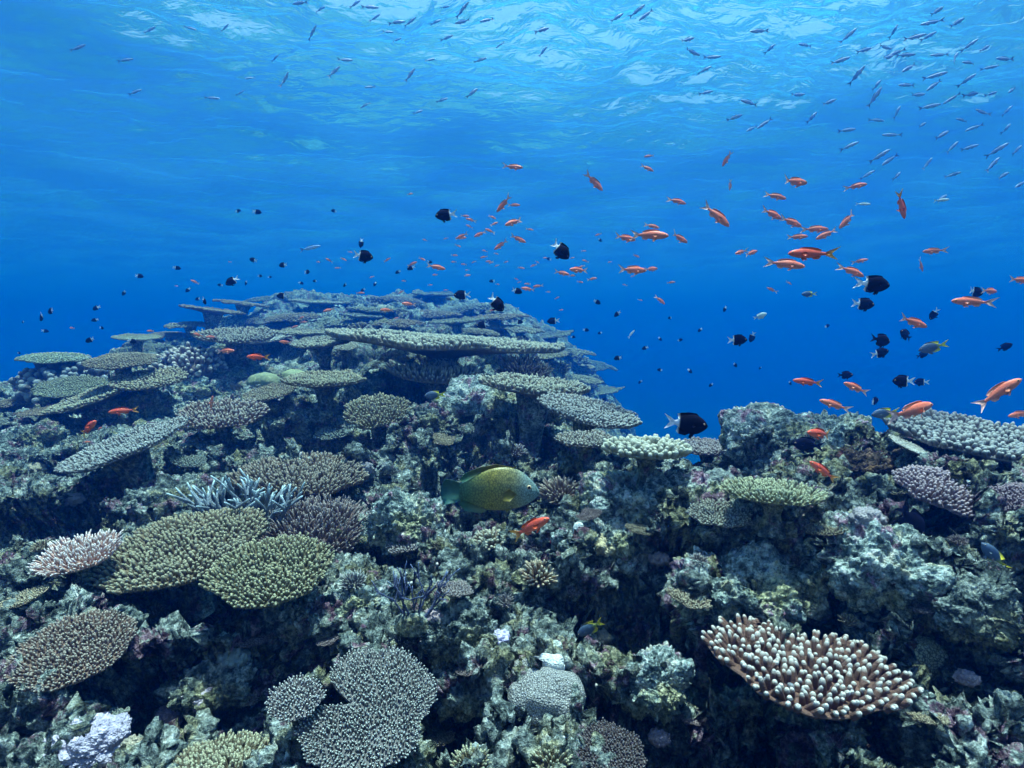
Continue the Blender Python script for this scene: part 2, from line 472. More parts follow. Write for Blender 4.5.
_mats = {}
def coral_mat(body, tip, rough=.8, tipk=1.0, tip0=.6):
    k = (body, tip, tipk, tip0)
    if k in _mats: return _mats[k]
    body = (body[0] * .50, body[1] * .455, body[2] * .42); tip = (tip[0] * .64, tip[1] * .66, tip[2] * .60)
    m = M('coral_skin', rough, .2)
    f = m.attr('tip')
    r = m.n('ShaderNodeMapRange'); r.inputs[1].default_value = tip0; r.inputs[2].default_value = 1.0; m.l(f, r.inputs[0]); r.inputs[4].default_value = tipk
    v = m.ramp(m.noise(30, 3, .6), [(.3, (.62, .62, .62)), (.7, (1.15, 1.15, 1.15))])
    c = m.mix(r.outputs[0], m.mix(1.0, body, v, 'MULTIPLY'), tip)
    m.col(c); m.bump(m.voro(420), .0022, .7)
    _mats[k] = m.m
    return m.m

def plate_mesh(a, b, seed, thick, dish, mat, lob=.1, notch=None, na=96):
    th = np.arange(na) / na * 2 * math.pi
    o = outline(th, seed, lob, notch)
    rows = []; tip = []
    prof = [(.02, 0, 0), (.2, .0, 0), (.4, 0, .05), (.6, 0, .1), (.75, 0, .15), (.88, 0, .3), (.96, 0, .5), (1.0, -.35, .7), (.985, -.8, .5), (.9, -1, .1), (.7, -1.25, 0), (.5, -1.8, 0), (.3, -2.8, 0), (.12, -4.2, 0), (.02, -4.6, 0)]
    for r, z, t in prof:
        rr = r * (1 + (o - 1) * r)
        x = np.cos(th) * rr * a; y = np.sin(th) * rr * b
        zz = np.full(na, z * thick) + dish * a * rr ** 2
        zz = zz + .03 * a * vnoise(np.stack([x / a * 2.2, y / a * 2.2, np.full(na, seed * 1.7)], 1), seed)
        if z < -.5: zz += .12 * thick * np.sin(th * 24 + seed)
        rows.append(np.stack([x, y, zz], 1)); tip.append(np.full(na, t))
    V = np.concatenate(rows); T = np.concatenate(tip); m = len(prof)
    i = np.arange(m - 1)[:, None] * na + np.arange(na)[None, :]; j = np.arange(m - 1)[:, None] * na + (np.arange(na)[None, :] + 1) % na
    i, j = i.ravel(), j.ravel()
    F = [np.stack([i, i + na, j + na, j], 1), np.arange(na)[None, :][:, ::1]]
    return make_mesh('plate', V, F, mat, attr={'tip': T})

def table_coral(label, px, py, w, h, body, tip, sp=.055, fl=.09, fr=.35, roll=0, clear=.06, lob=.1, notch=None, dish=.06, tipk=.8, thick=.05, group=None,
                name='table_coral', lean=.8, asp=1.0, cat='coral', parts=True, Yset=None, taper=.62, jit=.35, twin=.0, tip0=.6, pull=1.0, stalk=1.0):
    """flat plate of coral set with upright fingers. SP, FL, THICK: finger spacing, length and plate thickness as parts of the radius"""
    P, Y = place(px, py, clear)
    if Yset: Y = Yset
    Y *= pull; P = Vector(ray(px, py) * Y)
    a = w / 2 * Y / FPX; b = a * asp
    e = math.degrees(math.atan(max(0.02, -P.z / Y)))
    tau = math.degrees(math.asin(min(.97, h / w / asp))) - e
    tau = max(-16, min(38, tau))
    seed = int(abs(px * 7 + py * 3)) % 997
    root = link(name, None, label=label, cat=cat, group=group, loc=P)
    root.rotation_euler = (Matrix.Rotation(math.atan2(-P.x, P.y), 3, 'Z') @ Matrix.Rotation(R(roll), 3, 'Y') @ Matrix.Rotation(R(tau), 3, 'X')).to_euler()
    mb = coral_mat(body, tip, tipk=tipk, tip0=tip0)
    pl = link('plate', plate_mesh(a, b, seed, thick * a, dish, mb, lob, notch), root)
    g = hexgrid(sp, 1.0)
    th = np.arctan2(g[:, 1], g[:, 0]); rr = np.hypot(g[:, 0], g[:, 1]); o = outline(th, seed, lob, notch)
    k = rr < o * (1 + .0 * rr) * 1.01
    g, th, rr, o = g[k], th[k], rr[k], o[k]
    q = rr / o
    x, y = g[:, 0] * a, g[:, 1] * b
    z = dish * a * rr ** 2 + .03 * a * vnoise(np.stack([g[:, 0] * 2.2, g[:, 1] * 2.2, np.full(len(g), seed * 1.7)], 1), seed)
    n = len(g)
    D = np.stack([np.cos(th) * lean * q ** 3, np.sin(th) * lean * q ** 3, np.ones(n)], 1) + rng.normal(0, jit * .5, (n, 3)) * [1, 1, .3]
    L = a * fl * rng.uniform(.75, 1.25, n) * (1 - .25 * (q > .93)) * (1.0 + .35 * vnoise(np.stack([g[:, 0] * 3, g[:, 1] * 3, np.zeros(n)], 1), seed + 9))
    r0 = a * sp * fr * rng.uniform(.85, 1.2, n)
    V, F, T = fingers(np.stack([x, y, z - .3 * thick * a], 1), D, L + .3 * thick * a, r0, r0 * taper, sides=6 if n < 1500 else 5)
    if n < 1500 and not twin: twin = .22
    if twin:
        s = rng.random(n) < twin; m = s.sum(); D2 = D[s] + rng.normal(0, .55, (m, 3)) * [1, 1, .2]
        P2 = np.stack([x, y, z], 1)[s] + D[s] / np.linalg.norm(D[s], axis=1, keepdims=True) * (L[s] * .25)[:, None]
        V, F, T = join([(V, F, T), fingers(P2, D2, L[s] * .7, r0[s] * .9, r0[s] * .55, 6)])
    link('branch_canopy', make_mesh('branch_canopy', V, F, mb, attr={'tip': T}), root)
    # stalk, straight down into the rock
    st = max(.02, min(P.z - ground(P.x, P.y), .8)) * 1.15 + .1 * a
    sv = []; na = 20
    for t, r in ((0, .34), (.25, .22), (.6, .17), (1, .24), (1.3, .3)):
        an = np.arange(na) / na * 2 * math.pi; rad = a * r * stalk * (1 + .15 * np.sin(an * 3 + seed) + .1 * rng.normal(0, 1, na) * .4)
        sv.append(np.stack([np.cos(an) * rad, np.sin(an) * rad, np.full(na, -1.2 * thick * a - st * t)], 1))
    sv = np.concatenate(sv); i = np.arange(4)[:, None] * na + np.arange(na)[None, :]; j = np.arange(4)[:, None] * na + (np.arange(na)[None, :] + 1) % na
    link('stalk', make_mesh('stalk', sv, [np.stack([i.ravel(), i.ravel() + na, j.ravel() + na, j.ravel()], 1)], MR), root)
    return root

def bush_coral(label, px, py, w, h, body, tip, n=120, fl=.55, fr=.05, name='bush_coral', tipk=.8, taper=.6, roll=0, tilt=12, side=1, spread=1.0, clear=0.0, group=None, cat='coral', flat=.55, core=True, bend=.0, sub=0.0):
    """rounded colony: fingers standing out of a low dome"""
    P, Y = place(px, py + h * .25, clear)
    a = w / 2 * Y / FPX * .95
    seed = int(abs(px * 7 + py * 3)) % 997
    P = P + Vector((0, a * .25, 0))
    root = link(name, None, label=label, cat=cat, group=group, loc=P)
    root.rotation_euler = (R(tilt), R(roll), 0)
    mb = coral_mat(body, tip, tipk=tipk)
    i = np.arange(n) + .5; ph = np.arccos(1 - i / n * spread * .98); th = math.pi * (1 + 5 ** .5) * i
    D = np.stack([np.cos(th) * np.sin(ph), np.sin(th) * np.sin(ph), np.cos(ph)], 1) + rng.normal(0, .08, (n, 3))
    rad = a * (1 - fl)
    C = D * rad * np.array([1, 1, flat]) * rng.uniform(.8, 1.05, n)[:, None]
    L = a * fl * rng.uniform(.7, 1.1, n)
    D2 = D * np.array([1, 1, .9]) + np.array([0, 0, .45])
    r0 = a * fr * rng.uniform(.85, 1.2, n)
    parts_ = [fingers(C, D2, L, r0, r0 * taper, 6)]
    if sub:
        for z in range(2):
            s = rng.random(n) < sub; m = s.sum(); t = rng.uniform(.3, .7, m)[:, None]
            Dn = D2[s] / np.linalg.norm(D2[s], axis=1, keepdims=True)
            parts_.append(fingers(C[s] + Dn * L[s][:, None] * t, Dn + rng.normal(0, .5, (m, 3)), L[s] * .5, r0[s] * .8, r0[s] * .5, 6))
    V, F, T = join(parts_)
    link('branch_canopy', make_mesh('branch_canopy', V, F, mb, attr={'tip': T}), root)
    if core:
        s_ = np.linspace(0, math.pi, 18); an = np.arange(36) / 36 * 2 * math.pi
        PH, TH = np.meshgrid(s_, an, indexing='ij')
        v = np.stack([np.sin(PH) * np.cos(TH), np.sin(PH) * np.sin(TH), np.cos(PH)], -1).reshape(-1, 3)
        v = v * rad * 1.02 * (1 + .08 * vnoise(v * 3, seed))[:, None] * np.array([1, 1, flat])
        ii = np.arange(17)[:, None] * 36 + np.arange(36)[None, :]; jj = np.arange(17)[:, None] * 36 + (np.arange(36)[None, :] + 1) % 36
        link('base', make_mesh('base', v, [np.stack([ii.ravel(), ii.ravel() + 36, jj.ravel() + 36, jj.ravel()], 1)], mb, attr={'tip': np.zeros(len(v))}), root)
    return root

def staghorn(label, px, py, w, h, body, tip, n=14, rad=.05, name='staghorn_coral', tipk=1.0, tilt=20, lenf=1.0, levels=3, group=None, spreadx=1.0, pull=1.0):
    P, Y = place(px, py + h * .4, 0); P *= pull; Y *= pull
    a = w / 2 * Y / FPX; hh = h * Y / FPX
    root = link(name, None, label=label, cat='coral', group=group, loc=P)
    segs = []
    rs = random.Random(int(px * 31 + py))
    def grow(p, d, L, r, lv):
        d = d.normalized(); q = p + d * L
        segs.append((p, d, L, r, lv))
        if lv <= 1: return
        for k in range(rs.choice((2, 2, 3))):
            t = rs.uniform(.45, .9)
            nd = (d + Vector((rs.gauss(0, .55), rs.gauss(0, .55), rs.gauss(.15, .4))))
            grow(p + d * L * t, nd, L * rs.uniform(.55, .8), r * .75, lv - 1)
    for k in range(n):
        x = rs.uniform(-1, 1); y = rs.uniform(-.4, .4)
        grow(Vector((x * a * .72 * spreadx, y * a, -.05 * hh)), Vector((x * .8 + rs.gauss(0, .2), rs.gauss(-.25, .35), 1.0)), hh * rs.uniform(.45, .7) * lenf, a * rad, levels)
    Pn = np.array([s[0] for s in segs]); Dn = np.array([s[1] for s in segs]); Ln = np.array([s[2] for s in segs]); rn = np.array([s[3] for s in segs]); lv = np.array([s[4] for s in segs])
    V, F, T = fingers(Pn, Dn, Ln, rn, rn * .6, 7, bend=rng.normal(0, .06, (len(segs), 3)) * Ln[:, None])
    T = T * np.repeat(np.where(lv == 1, 1.0, .55), 7 * 4 + 1)
    link('branch_canopy', make_mesh('branch_canopy', V, F, coral_mat(body, tip, tipk=tipk), attr={'tip': T}), root)
    # short thick base the branches rise from
    na = 24; an = np.arange(na) / na * 2 * math.pi; sv = []
    for z, r in ((-.35, .95), (-.1, .85), (.02, .6), (.06, .15)):
        sv.append(np.stack([np.cos(an) * a * r * (1 + .1 * np.sin(an * 5)), np.sin(an) * a * .55 * r, np.full(na, z * hh)], 1))
    sv = np.concatenate(sv); i = np.arange(3)[:, None] * na + np.arange(na)[None, :]; j = np.arange(3)[:, None] * na + (np.arange(na)[None, :] + 1) % na
    link('base', make_mesh('base', sv, [np.stack([i.ravel(), j.ravel(), j.ravel() + na, i.ravel() + na], 1)], MR), root)
    return root

_ico = {}
def ico(k):
    if k not in _ico:
        import bmesh
        bm = bmesh.new(); bmesh.ops.create_icosphere(bm, subdivisions=k, radius=1)
        v = np.array([x.co[:] for x in bm.verts]); f = np.array([[y.index for y in x.verts] for x in bm.faces]); bm.free(); _ico[k] = (v, f)
    return _ico[k]

def rock(label, px, py, w, h, mat=None, depth=1.0, sub=6, rough=1.0, name='reef_rock', sink=.25, Yset=None, group=None, lump=1.0, roll=0, cat='rock', box=1.0):
    P, Y = place(px, py, .0)
    if Yset: Y = Yset; P = Vector(ray(px, py) * Y)
    a = w / 2 * Y / FPX; c = h / 2 * Y / FPX
    v, f = ico(sub); seed = int(px + py * 2) % 991
    s = np.array([a, a * depth, c]); v = np.sign(v) * np.abs(v) ** box; p = v * s
    q = p / a * 1.1 + seed
    sc = a * .34 * lump
    d = 0.9 * fbm(q * 1.1, 3, seed) * sc
    d += sc * .9 * (.5 - worley(q * 1.9, seed))
    d += sc * .45 * (.5 - worley(q * 4.5, seed + 1)) * rough
    d += sc * .26 * (.5 - worley(q * 10, seed + 2)) * rough + sc * .16 * fbm(q * 12, 3, seed, .6) * rough
    nrm = v / s; nrm /= np.linalg.norm(nrm, axis=1, keepdims=True)
    p = p + nrm * d[:, None]
    root = link(name, make_mesh(name, p, [f], mat or MR), label=label, cat=cat, group=group, loc=P + Vector((0, a * depth * .35, 0)))
    root.rotation_euler = (R(10), R(roll), 0)
    solid(root, p, f)
    return root

def knob_lump(label, px, py, w, h, col_, name='massive_coral', knob=3.0, amp=.25, fine=.0, depth=.8, roll=0, tilt=0, cat='coral', sub=6, pattern=None, group=None, bumpy=.0):
    """smooth rounded colony with low swellings"""
    P, Y = place(px, py, 0)
    a = w / 2 * Y / FPX; c = h / 2 * Y / FPX
    v, f = ico(sub); seed = int(px + py * 2) % 991
    s = np.array([a, a * depth, c]); q = v * s / a + seed
    d = amp * a * (.55 - worley(q * knob * .6, seed)) + .06 * a * fbm(q * 2, 2, seed)
    if fine: d += fine * a * (.5 - worley(q * knob * 3.2, seed + 3))
    nrm = v / s; nrm /= np.linalg.norm(nrm, axis=1, keepdims=True)
    m = M('colony_skin', .75, .2)
    cc = m.mix(1.0, col_, m.ramp(m.noise(40, 4, .65), [(.3, (.55, .55, .6)), (.7, (1.2, 1.2, 1.15))]), 'MULTIPLY')
    if pattern:
        pt = m.voro(pattern / a, 'DISTANCE_TO_EDGE')
        cc = m.mix(m.ramp(pt, [(.04, (0, 0, 0)), (.15, (1, 1, 1))]), tuple(x * .28 for x in col_), tuple(min(1, x * 1.25) for x in col_))
    m.col(cc); m.bump(m.voro(260), .004, .8)
    return link(name, make_mesh(name, v * s + nrm * d[:, None], [f], m.m), label=label, cat=cat, group=group, loc=P + Vector((0, a * depth * .4, 0)), rot=(R(tilt), R(roll), 0))

# ------------------------------------------------------------------ rocks of the reef
PALE = rock_material('pale_rock', 2.0, (1.0, 1.02, 1.04))
rock('craggy grey boulder standing highest on the near right crest, flat topped', 778, 438, 100, 50, PALE, .7, 7, 1.0, Yset=2.25, box=.6, lump=.75)
rock('low rubbly rock shoulder sloping right from the flat topped boulder', 842, 452, 100, 52, PALE, .9, 7, 1.1, Yset=2.15)
rock('pale whitish rock mound under the knobbly white green coral', 655, 502, 125, 52, PALE, .8, 7, 1.0)
rock('broad pale rock slope below the black oval fish', 905, 580, 150, 92, PALE, .8, 7, 1.0, roll=18)
rock('pitted pale rock with holes right of the spiky blue tipped coral', 398, 524, 92, 44, PALE, .7, 7, 1.1)
rock('arched rock rim over the dark cave behind the yellow green fish', 492, 402, 110, 24, PALE, .6, 6, 1.0)
rock('rock wall piece closing the right side of the dark cave', 548, 418, 34, 40, None, .7, 6, 1.0)
rock('lumpy rock lit on top left of the dark cave', 420, 427, 82, 42, None, .7, 6, 1.2)
rock('pale speckled rock below the small white spiky coral', 352, 604, 75, 42, PALE, .8, 6, 1.0)
rock('rough rock between the two clay coloured bushes and the tan yellow lump', 610, 545, 95, 42, PALE, .7, 7, 1.1)
rock('grey rock lump under the pale green finger plate', 770, 528, 110, 46, None, .7, 7, 1.0)
rock('speckled rock shelf above the white tipped brown coral', 745, 590, 135, 56, PALE, .8, 7, 1.0)
rock('rock knob left of the honeycomb patterned coral', 462, 640, 80, 66, None, .8, 7, 1.1)
rock('pale rock flank beside the lower edge of the honeycomb coral', 462, 700, 62, 45, PALE, .7, 6, 1.0)
rock('rubbly lump right of the honeycomb coral', 655, 690, 90, 60, PALE, .7, 7, 1.2)
rock('dark rock hump in the lower right corner', 985, 620, 90, 70, None, .8, 7, 1.0)
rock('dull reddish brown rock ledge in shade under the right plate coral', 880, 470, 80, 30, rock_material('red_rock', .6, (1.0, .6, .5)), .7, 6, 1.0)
rock('small rock lump left of the pitted pale rock', 175, 497, 92, 26, None, .8, 6, 1.1)
rock('rock mound behind the long grey sloping plate', 120, 412, 80, 34, None, .8, 6, 1.1)
rock('pale rock lump beside the round olive coral cushions', 178, 392, 48, 34, PALE, .8, 6, 1.0)
rock('blue grey rock step at the far left edge', 25, 442, 60, 34, None, .8, 6, 1.0)
rock('rubble bank between the table corals and the dark hollow lower left', 205, 690, 90, 40, None, .8, 6, 1.3)
rock('rock spur under the fanned brown bush', 300, 530, 60, 20, None, .7, 6, 1.0)

# ------------------------------------------------------------------ corals, front to back
BRN, OLV, TAN, GRY, BLG = (.30, .19, .15), (.26, .27, .17), (.38, .32, .25), (.27, .29, .33), (.30, .36, .42)
WHT, CRM, PNK, LAV = (.95, .93, .95), (.80, .76, .62), (.80, .66, .72), (.62, .55, .72)
table_coral('brown table coral with fat white tipped fingers at lower right', 801, 674, 194, 90, (.33, .20, .165), (1.15, 1.1, 1.1), sp=.108, fl=.145, fr=.36, clear=.12, notch=[(1.65, .28, .24), (-2.35, .45, .26), (-.75, .45, .22)], lob=.04, tipk=1.0, tip0=.66, thick=.04, taper=.62, roll=1, jit=.4, lean=1.1, dish=.10)
table_coral('blue grey fan shaped table coral at the bottom, fringed with tiny white tips', 370, 708, 142, 112, (.32, .35, .38), (1.0, 1.08, 1.1), sp=.052, fl=.075, fr=.34, clear=.10, lob=.07, notch=[(2.65, .26, .75), (-.5, .3, .18), (1.3, .2, .08)], tipk=.8, tip0=.7, roll=-3)
table_coral('small lobe of blue grey coral left of the fan shaped table', 296, 700, 54, 40, (.34, .36, .40), (1.1, 1.15, 1.2), sp=.13, fl=.19, fr=.34, clear=.11, lob=.1, tipk=.9, tip0=.7)
table_coral('large olive table coral left of centre, overlapping a greener one', 186, 549, 152, 72, (.37, .34, .24), (.80, .80, .62), sp=.062, fl=.10, fr=.40, clear=.11, lob=.07, tipk=.55, roll=-8, taper=.7)
table_coral('greenish table coral overlapping the large olive one on its right', 270, 573, 114, 68, (.36, .37, .24), (.84, .86, .62), sp=.078, fl=.13, fr=.38, clear=.11, lob=.07, notch=[(-2.6, .3, .12)], tipk=.6, roll=-3, taper=.7)
table_coral('brown oval table coral low at the left, tilted up to the right', 76, 650, 106, 72, (.38, .29, .25), (.90, .84, .78), sp=.072, fl=.115, fr=.38, clear=.08, lob=.04, tipk=.6, roll=-6)
table_coral('long grey plate coral sloping up to the right below two orange fish', 126, 448, 112, 24, (.36, .40, .43), (.9, .96, 1.), sp=.065, fl=.08, fr=.38, clear=.06, lob=.08, tipk=.7, roll=-19, asp=.8, pull=.95)
table_coral('small brown frilly plate coral joining the long grey plate', 224, 416, 80, 26, (.40, .31, .28), (.92, .85, .8), sp=.10, fl=.16, fr=.34, clear=.045, lob=.1, roll=-2)
table_coral('round olive cushion shaped table coral under the huge flat table', 378, 407, 66, 30, (.44, .42, .30), (.85, .85, .65), sp=.095, fl=.16, fr=.38, clear=.045, dish=-.18, tipk=.6, pull=.9)
table_coral('huge flat table coral casting a deep dark shadow, widest on the reef', 445, 343, 222, 10, (.44, .43, .35), (.88, .90, .80), sp=.045, fl=.05, fr=.42, clear=.075, stalk=.6, lob=.12, roll=4, tipk=.7, thick=.03, dish=.02)
table_coral('spiky shelf coral in the shadow under the huge flat table', 437, 377, 82, 14, (.50, .46, .34), (1, 1, .85), sp=.11, fl=.26, fr=.28, pull=.9, clear=.03, lob=.12, roll=4, lean=1.2)
table_coral('pale rimmed shelf coral below the dark feathery bush', 535, 388, 104, 14, (.42, .40, .32), (.9, .92, .8), sp=.085, fl=.12, fr=.38, clear=.04, lob=.12, roll=5, pull=.92)
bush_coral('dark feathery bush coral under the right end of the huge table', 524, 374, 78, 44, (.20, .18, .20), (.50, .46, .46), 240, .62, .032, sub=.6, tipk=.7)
table_coral('grey shelf coral jutting out over blue water beyond the cave', 588, 413, 98, 24, (.36, .39, .40), (.85, .9, .92), sp=.075, fl=.09, fr=.42, clear=.09, lob=.08, roll=12)
table_coral('small shelf coral tucked beneath the grey jutting shelf', 585, 441, 58, 14, (.34, .33, .30), (.8, .8, .75), sp=.11, fl=.15, fr=.4, clear=.05)
table_coral('knobbly whitish green coral perched on the crest over open water', 646, 452, 84, 14, (.66, .74, .60), (.98, 1, .9), sp=.14, fl=.26, fr=.44, clear=.045, lob=.1, lean=1.3, taper=.85, twin=.6)
table_coral('grey brown plate coral on the crest left of the flat topped boulder', 707, 449, 64, 15, (.33, .29, .33), (.78, .74, .8), sp=.10, fl=.12, fr=.42, clear=.05)
table_coral('pale green plate of fine fingers below the flat topped boulder', 772, 495, 92, 22, (.50, .56, .36), (.88, .95, .7), sp=.09, fl=.17, fr=.36, clear=.05, lean=1.1)
table_coral('small grey plate coral left of the pale green plate', 720, 515, 60, 26, (.40, .42, .38), (.82, .86, .78), sp=.10, fl=.13, fr=.38, clear=.035, lob=.16)
table_coral('long blue grey plate coral running off the right edge of the crest', 985, 441, 165, 40, (.34, .36, .40), (.85, .88, .92), sp=.075, fl=.10, fr=.44, clear=.10, lob=.08, roll=5, asp=.9, Yset=2.0)
table_coral('purple pink mound coral under the plate at the right edge', 946, 480, 84, 32, (.56, .44, .52), (1, .82, .95), sp=.085, fl=.15, fr=.44, clear=.03, dish=-.32, tipk=.7, roll=14, taper=.75)
table_coral('purple mound coral cut by the right edge of the picture', 1020, 494, 58, 38, (.48, .36, .44), (.9, .72, .85), sp=.085, fl=.15, fr=.44, clear=.03, dish=-.4, tipk=.7, taper=.75)
table_coral('brown fine fingered table coral behind the spiky blue tipped coral', 303, 478, 124, 40, (.34, .29, .24), (.80, .74, .66), sp=.07, fl=.13, fr=.34, clear=.05, lob=.1, tipk=.6, roll=3)
staghorn('spiky staghorn coral with bright pale blue tips', 250, 498, 118, 46, (.45, .62, .80), (1.1, 1.4, 1.6), 36, .036, levels=2, lenf=1.1, pull=.90)
table_coral('fanned purplish brown bush coral beside the spiky blue tips', 312, 514, 104, 42, (.38, .30, .30), (.76, .68, .70), sp=.075, fl=.24, fr=.34, clear=.03, dish=-.3, tipk=.7, lean=1.2)
table_coral('pale pink white bush coral left of the large olive table', 80, 557, 70, 36, (1.2, .85, .80), (1.5, 1.4, 1.5), sp=.10, fl=.28, fr=.32, clear=.05, dish=.1, tipk=1.0, roll=-10, lean=1.2)
bush_coral('tan bush coral right of the yellow green fish', 562, 492, 62, 26, (.42, .34, .30), (.88, .78, .72), 150, .45, .045, tipk=.7, flat=.4)
bush_coral('tan round bush of stubby fingers below the small red fish', 539, 572, 52, 36, (.46, .34, .22), (.98, .85, .68), 95, .55, .075, tipk=.9, flat=.5)
bush_coral('cream knobbly bush left of the small red fish', 490, 540, 46, 24, (.52, .46, .34), (.98, .95, .8), 70, .5, .085, tipk=.9, flat=.5, taper=.75)
bush_coral('lacy lilac coral tuft touching the small red fish', 535, 546, 38, 22, (.40, .30, .42), (.92, .82, .95), 140, .5, .035, tipk=.9, sub=.6)
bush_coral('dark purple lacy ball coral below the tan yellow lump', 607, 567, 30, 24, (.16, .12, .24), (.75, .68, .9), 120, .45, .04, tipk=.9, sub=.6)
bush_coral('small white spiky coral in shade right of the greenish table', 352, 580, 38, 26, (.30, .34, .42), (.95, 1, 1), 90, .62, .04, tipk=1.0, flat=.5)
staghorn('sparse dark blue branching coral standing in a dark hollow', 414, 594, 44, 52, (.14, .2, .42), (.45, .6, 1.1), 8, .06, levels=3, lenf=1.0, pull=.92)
bush_coral('pale grey bush tuft above the fan shaped table', 402, 640, 34, 24, (.30, .32, .36), (.86, .9, .95), 90, .55, .045, tipk=.9)
bush_coral('small lilac tuft beside the dark cave floor', 516, 451, 30, 14, (.40, .38, .46), (.9, .88, .98), 80, .5, .05, tipk=.9)
table_coral('olive fingered coral at the bottom edge left of the fan shaped table', 214, 764, 106, 40, (.34, .32, .22), (.85, .85, .65), sp=.095, fl=.17, fr=.4, clear=.05, lob=.06)
bush_coral('olive knobbly bush at the bottom edge below the honeycomb coral', 552, 764, 58, 30, (.32, .31, .20), (.80, .82, .62), 80, .45, .07, tipk=.9)
bush_coral('olive knobbly bush at the bottom edge below the pale rock flank', 470, 768, 56, 24, (.32, .31, .20), (.80, .82, .62), 80, .45, .07, tipk=.9)
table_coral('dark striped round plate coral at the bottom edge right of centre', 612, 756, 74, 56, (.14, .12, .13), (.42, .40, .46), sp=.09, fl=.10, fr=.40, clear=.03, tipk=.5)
knob_lump('grey coral patterned like a honeycomb, upper lobe beside two white lumps', 532, 678, 52, 36, (.30, .31, .30), 'honeycomb_coral', 1.5, .22, pattern=13, depth=.7, tilt=35)
knob_lump('grey coral patterned like a honeycomb, larger lower lobe', 548, 704, 84, 46, (.30, .31, .30), 'honeycomb_coral', 1.5, .22, pattern=19, depth=.7, tilt=35)
knob_lump('smooth white lump resting on the honeycomb coral', 552, 667, 30, 22, (.72, .76, .74), knob=2.0, amp=.3)
knob_lump('small pale green lump above the smooth white one', 556, 650, 16, 18, (.60, .68, .58), knob=2.0, amp=.2, sub=5)
knob_lump('olive ridged dome coral at the right end of the white tipped table', 924, 664, 56, 50, (.22, .24, .17), 'ridged_coral', 2, .08, pattern=9, depth=.7)
knob_lump('mauve white knobbly mound in the lower left corner', 78, 752, 86, 46, (.56, .52, .66), knob=5, amp=.32, fine=.12)
knob_lump('pink white lump in the shade low at left', 196, 700, 46, 26, (.60, .52, .60), knob=5, amp=.35, fine=.15)
knob_lump('small pinkish lump near the bottom left hollow', 165, 722, 26, 32, (.46, .38, .48), knob=5, amp=.35, fine=.15)
knob_lump('tan yellow lump coral among pale rocks', 606, 547, 44, 20, (.60, .54, .34), knob=4.5, amp=.35, fine=.1)
knob_lump('white pebble shaped lump above the tan yellow coral', 579, 531, 12, 18, (.85, .92, .88), knob=2, amp=.1, sub=5)
knob_lump('small red sponge beside the small red fish', 557, 541, 14, 10, (.70, .12, .16), 'sponge', 5, .3, sub=5, cat='sponge')
knob_lump('rosy red lump at the end of the shelf under the dark bush', 537, 397, 18, 14, (.75, .28, .30), 'coralline_lump', 4, .3, sub=5)
knob_lump('violet white lump beside the dark hollow in the middle', 497, 640, 28, 14, (.62, .58, .86), knob=4, amp=.4, sub=5)
knob_lump('smooth green massive coral cushion mid left', 262, 383, 34, 20, (.30, .34, .20), knob=1.5, amp=.1)
knob_lump('smooth olive cushion coral right of the green cushion', 292, 377, 28, 15, (.36, .40, .22), knob=1.5, amp=.1)
bush_coral('purple knobbly coral below the tan fine table mid left', 264, 402, 42, 32, (.34, .28, .42), (.80, .72, .88), 90, .35, .085, tipk=.7, taper=.8)
table_coral('tan fine plate coral right of the olive cushions', 270, 393, 50, 15, (.38, .34, .26), (.7, .66, .52), sp=.10, fl=.08, fr=.4, clear=.03, roll=-10)
table_coral('long fine topped table coral mid picture left of the huge table', 325, 381, 80, 13, (.40, .38, .28), (.8, .8, .62), sp=.07, fl=.10, fr=.38, clear=.05, lob=.14)
table_coral('knobbly plate coral mid left, slanting up to the right', 150, 381, 66, 18, (.40, .36, .26), (.8, .76, .6), sp=.10, fl=.12, fr=.42, clear=.05, roll=-6)
table_coral('narrow plate coral running down left from the knobbly plate', 95, 398, 82, 12, (.36, .34, .26), (.7, .7, .56), sp=.09, fl=.09, fr=.42, clear=.03, roll=-20)
table_coral('olive smooth topped plate coral at far left', 72, 388, 62, 20, (.30, .34, .26), (.5, .56, .42), sp=.08, fl=.06, fr=.42, clear=.04, roll=-4)
table_coral('dark domed table coral on the left skyline', 122, 357, 62, 14, (.30, .27, .22), (.48, .46, .36), sp=.09, fl=.05, fr=.44, clear=.07, roll=-4, dish=-.12)
DOME = bush_coral('blue grey knobbly dome coral on the left skyline', 58, 372, 92, 84, (.24, .26, .30), (.50, .54, .60), 260, .22, .08, tipk=.8, taper=.85, flat=.75)
CAP = table_coral('flat green plate capping the knobbly dome on the left skyline', 48, 348, 56, 8, (.34, .44, .34), (.6, .7, .55), Yset=DOME.location.y * 1.0, sp=.10, fl=.05, fr=.44, clear=.05, dish=-.08)
_a = 46 * DOME.location.y / FPX
CAP.location = DOME.location + Vector((-.16 * _a, -.05 * _a, .80 * _a))
bush_coral('pink white knobbly dome coral behind the mid left plates', 185, 359, 78, 50, (.40, .35, .36), (1, .9, .92), 260, .26, .06, tipk=.9, taper=.85, flat=.6)
table_coral('sunlit olive plate on the skyline above the dark domed table', 136, 338, 40, 6, (.40, .44, .32), (.7, .75, .6), sp=.1, fl=.05, fr=.4, clear=.04)
table_coral('knobbly domed plate on the far slope, widest of its tier', 243, 321, 62, 17, (.34, .33, .28), (.8, .8, .72), sp=.09, fl=.12, fr=.42, clear=.05, dish=-.15)
table_coral('frilly plate right below the knobbly domed plate', 236, 337, 70, 14, (.40, .36, .30), (.85, .82, .74), sp=.09, fl=.12, fr=.4, clear=.05, lob=.16)
table_coral('pale edged shelf under the frilly plate', 258, 340, 60, 8, (.5, .5, .46), (.95, .95, .9), sp=.1, fl=.06, fr=.42, clear=.03, roll=-4)
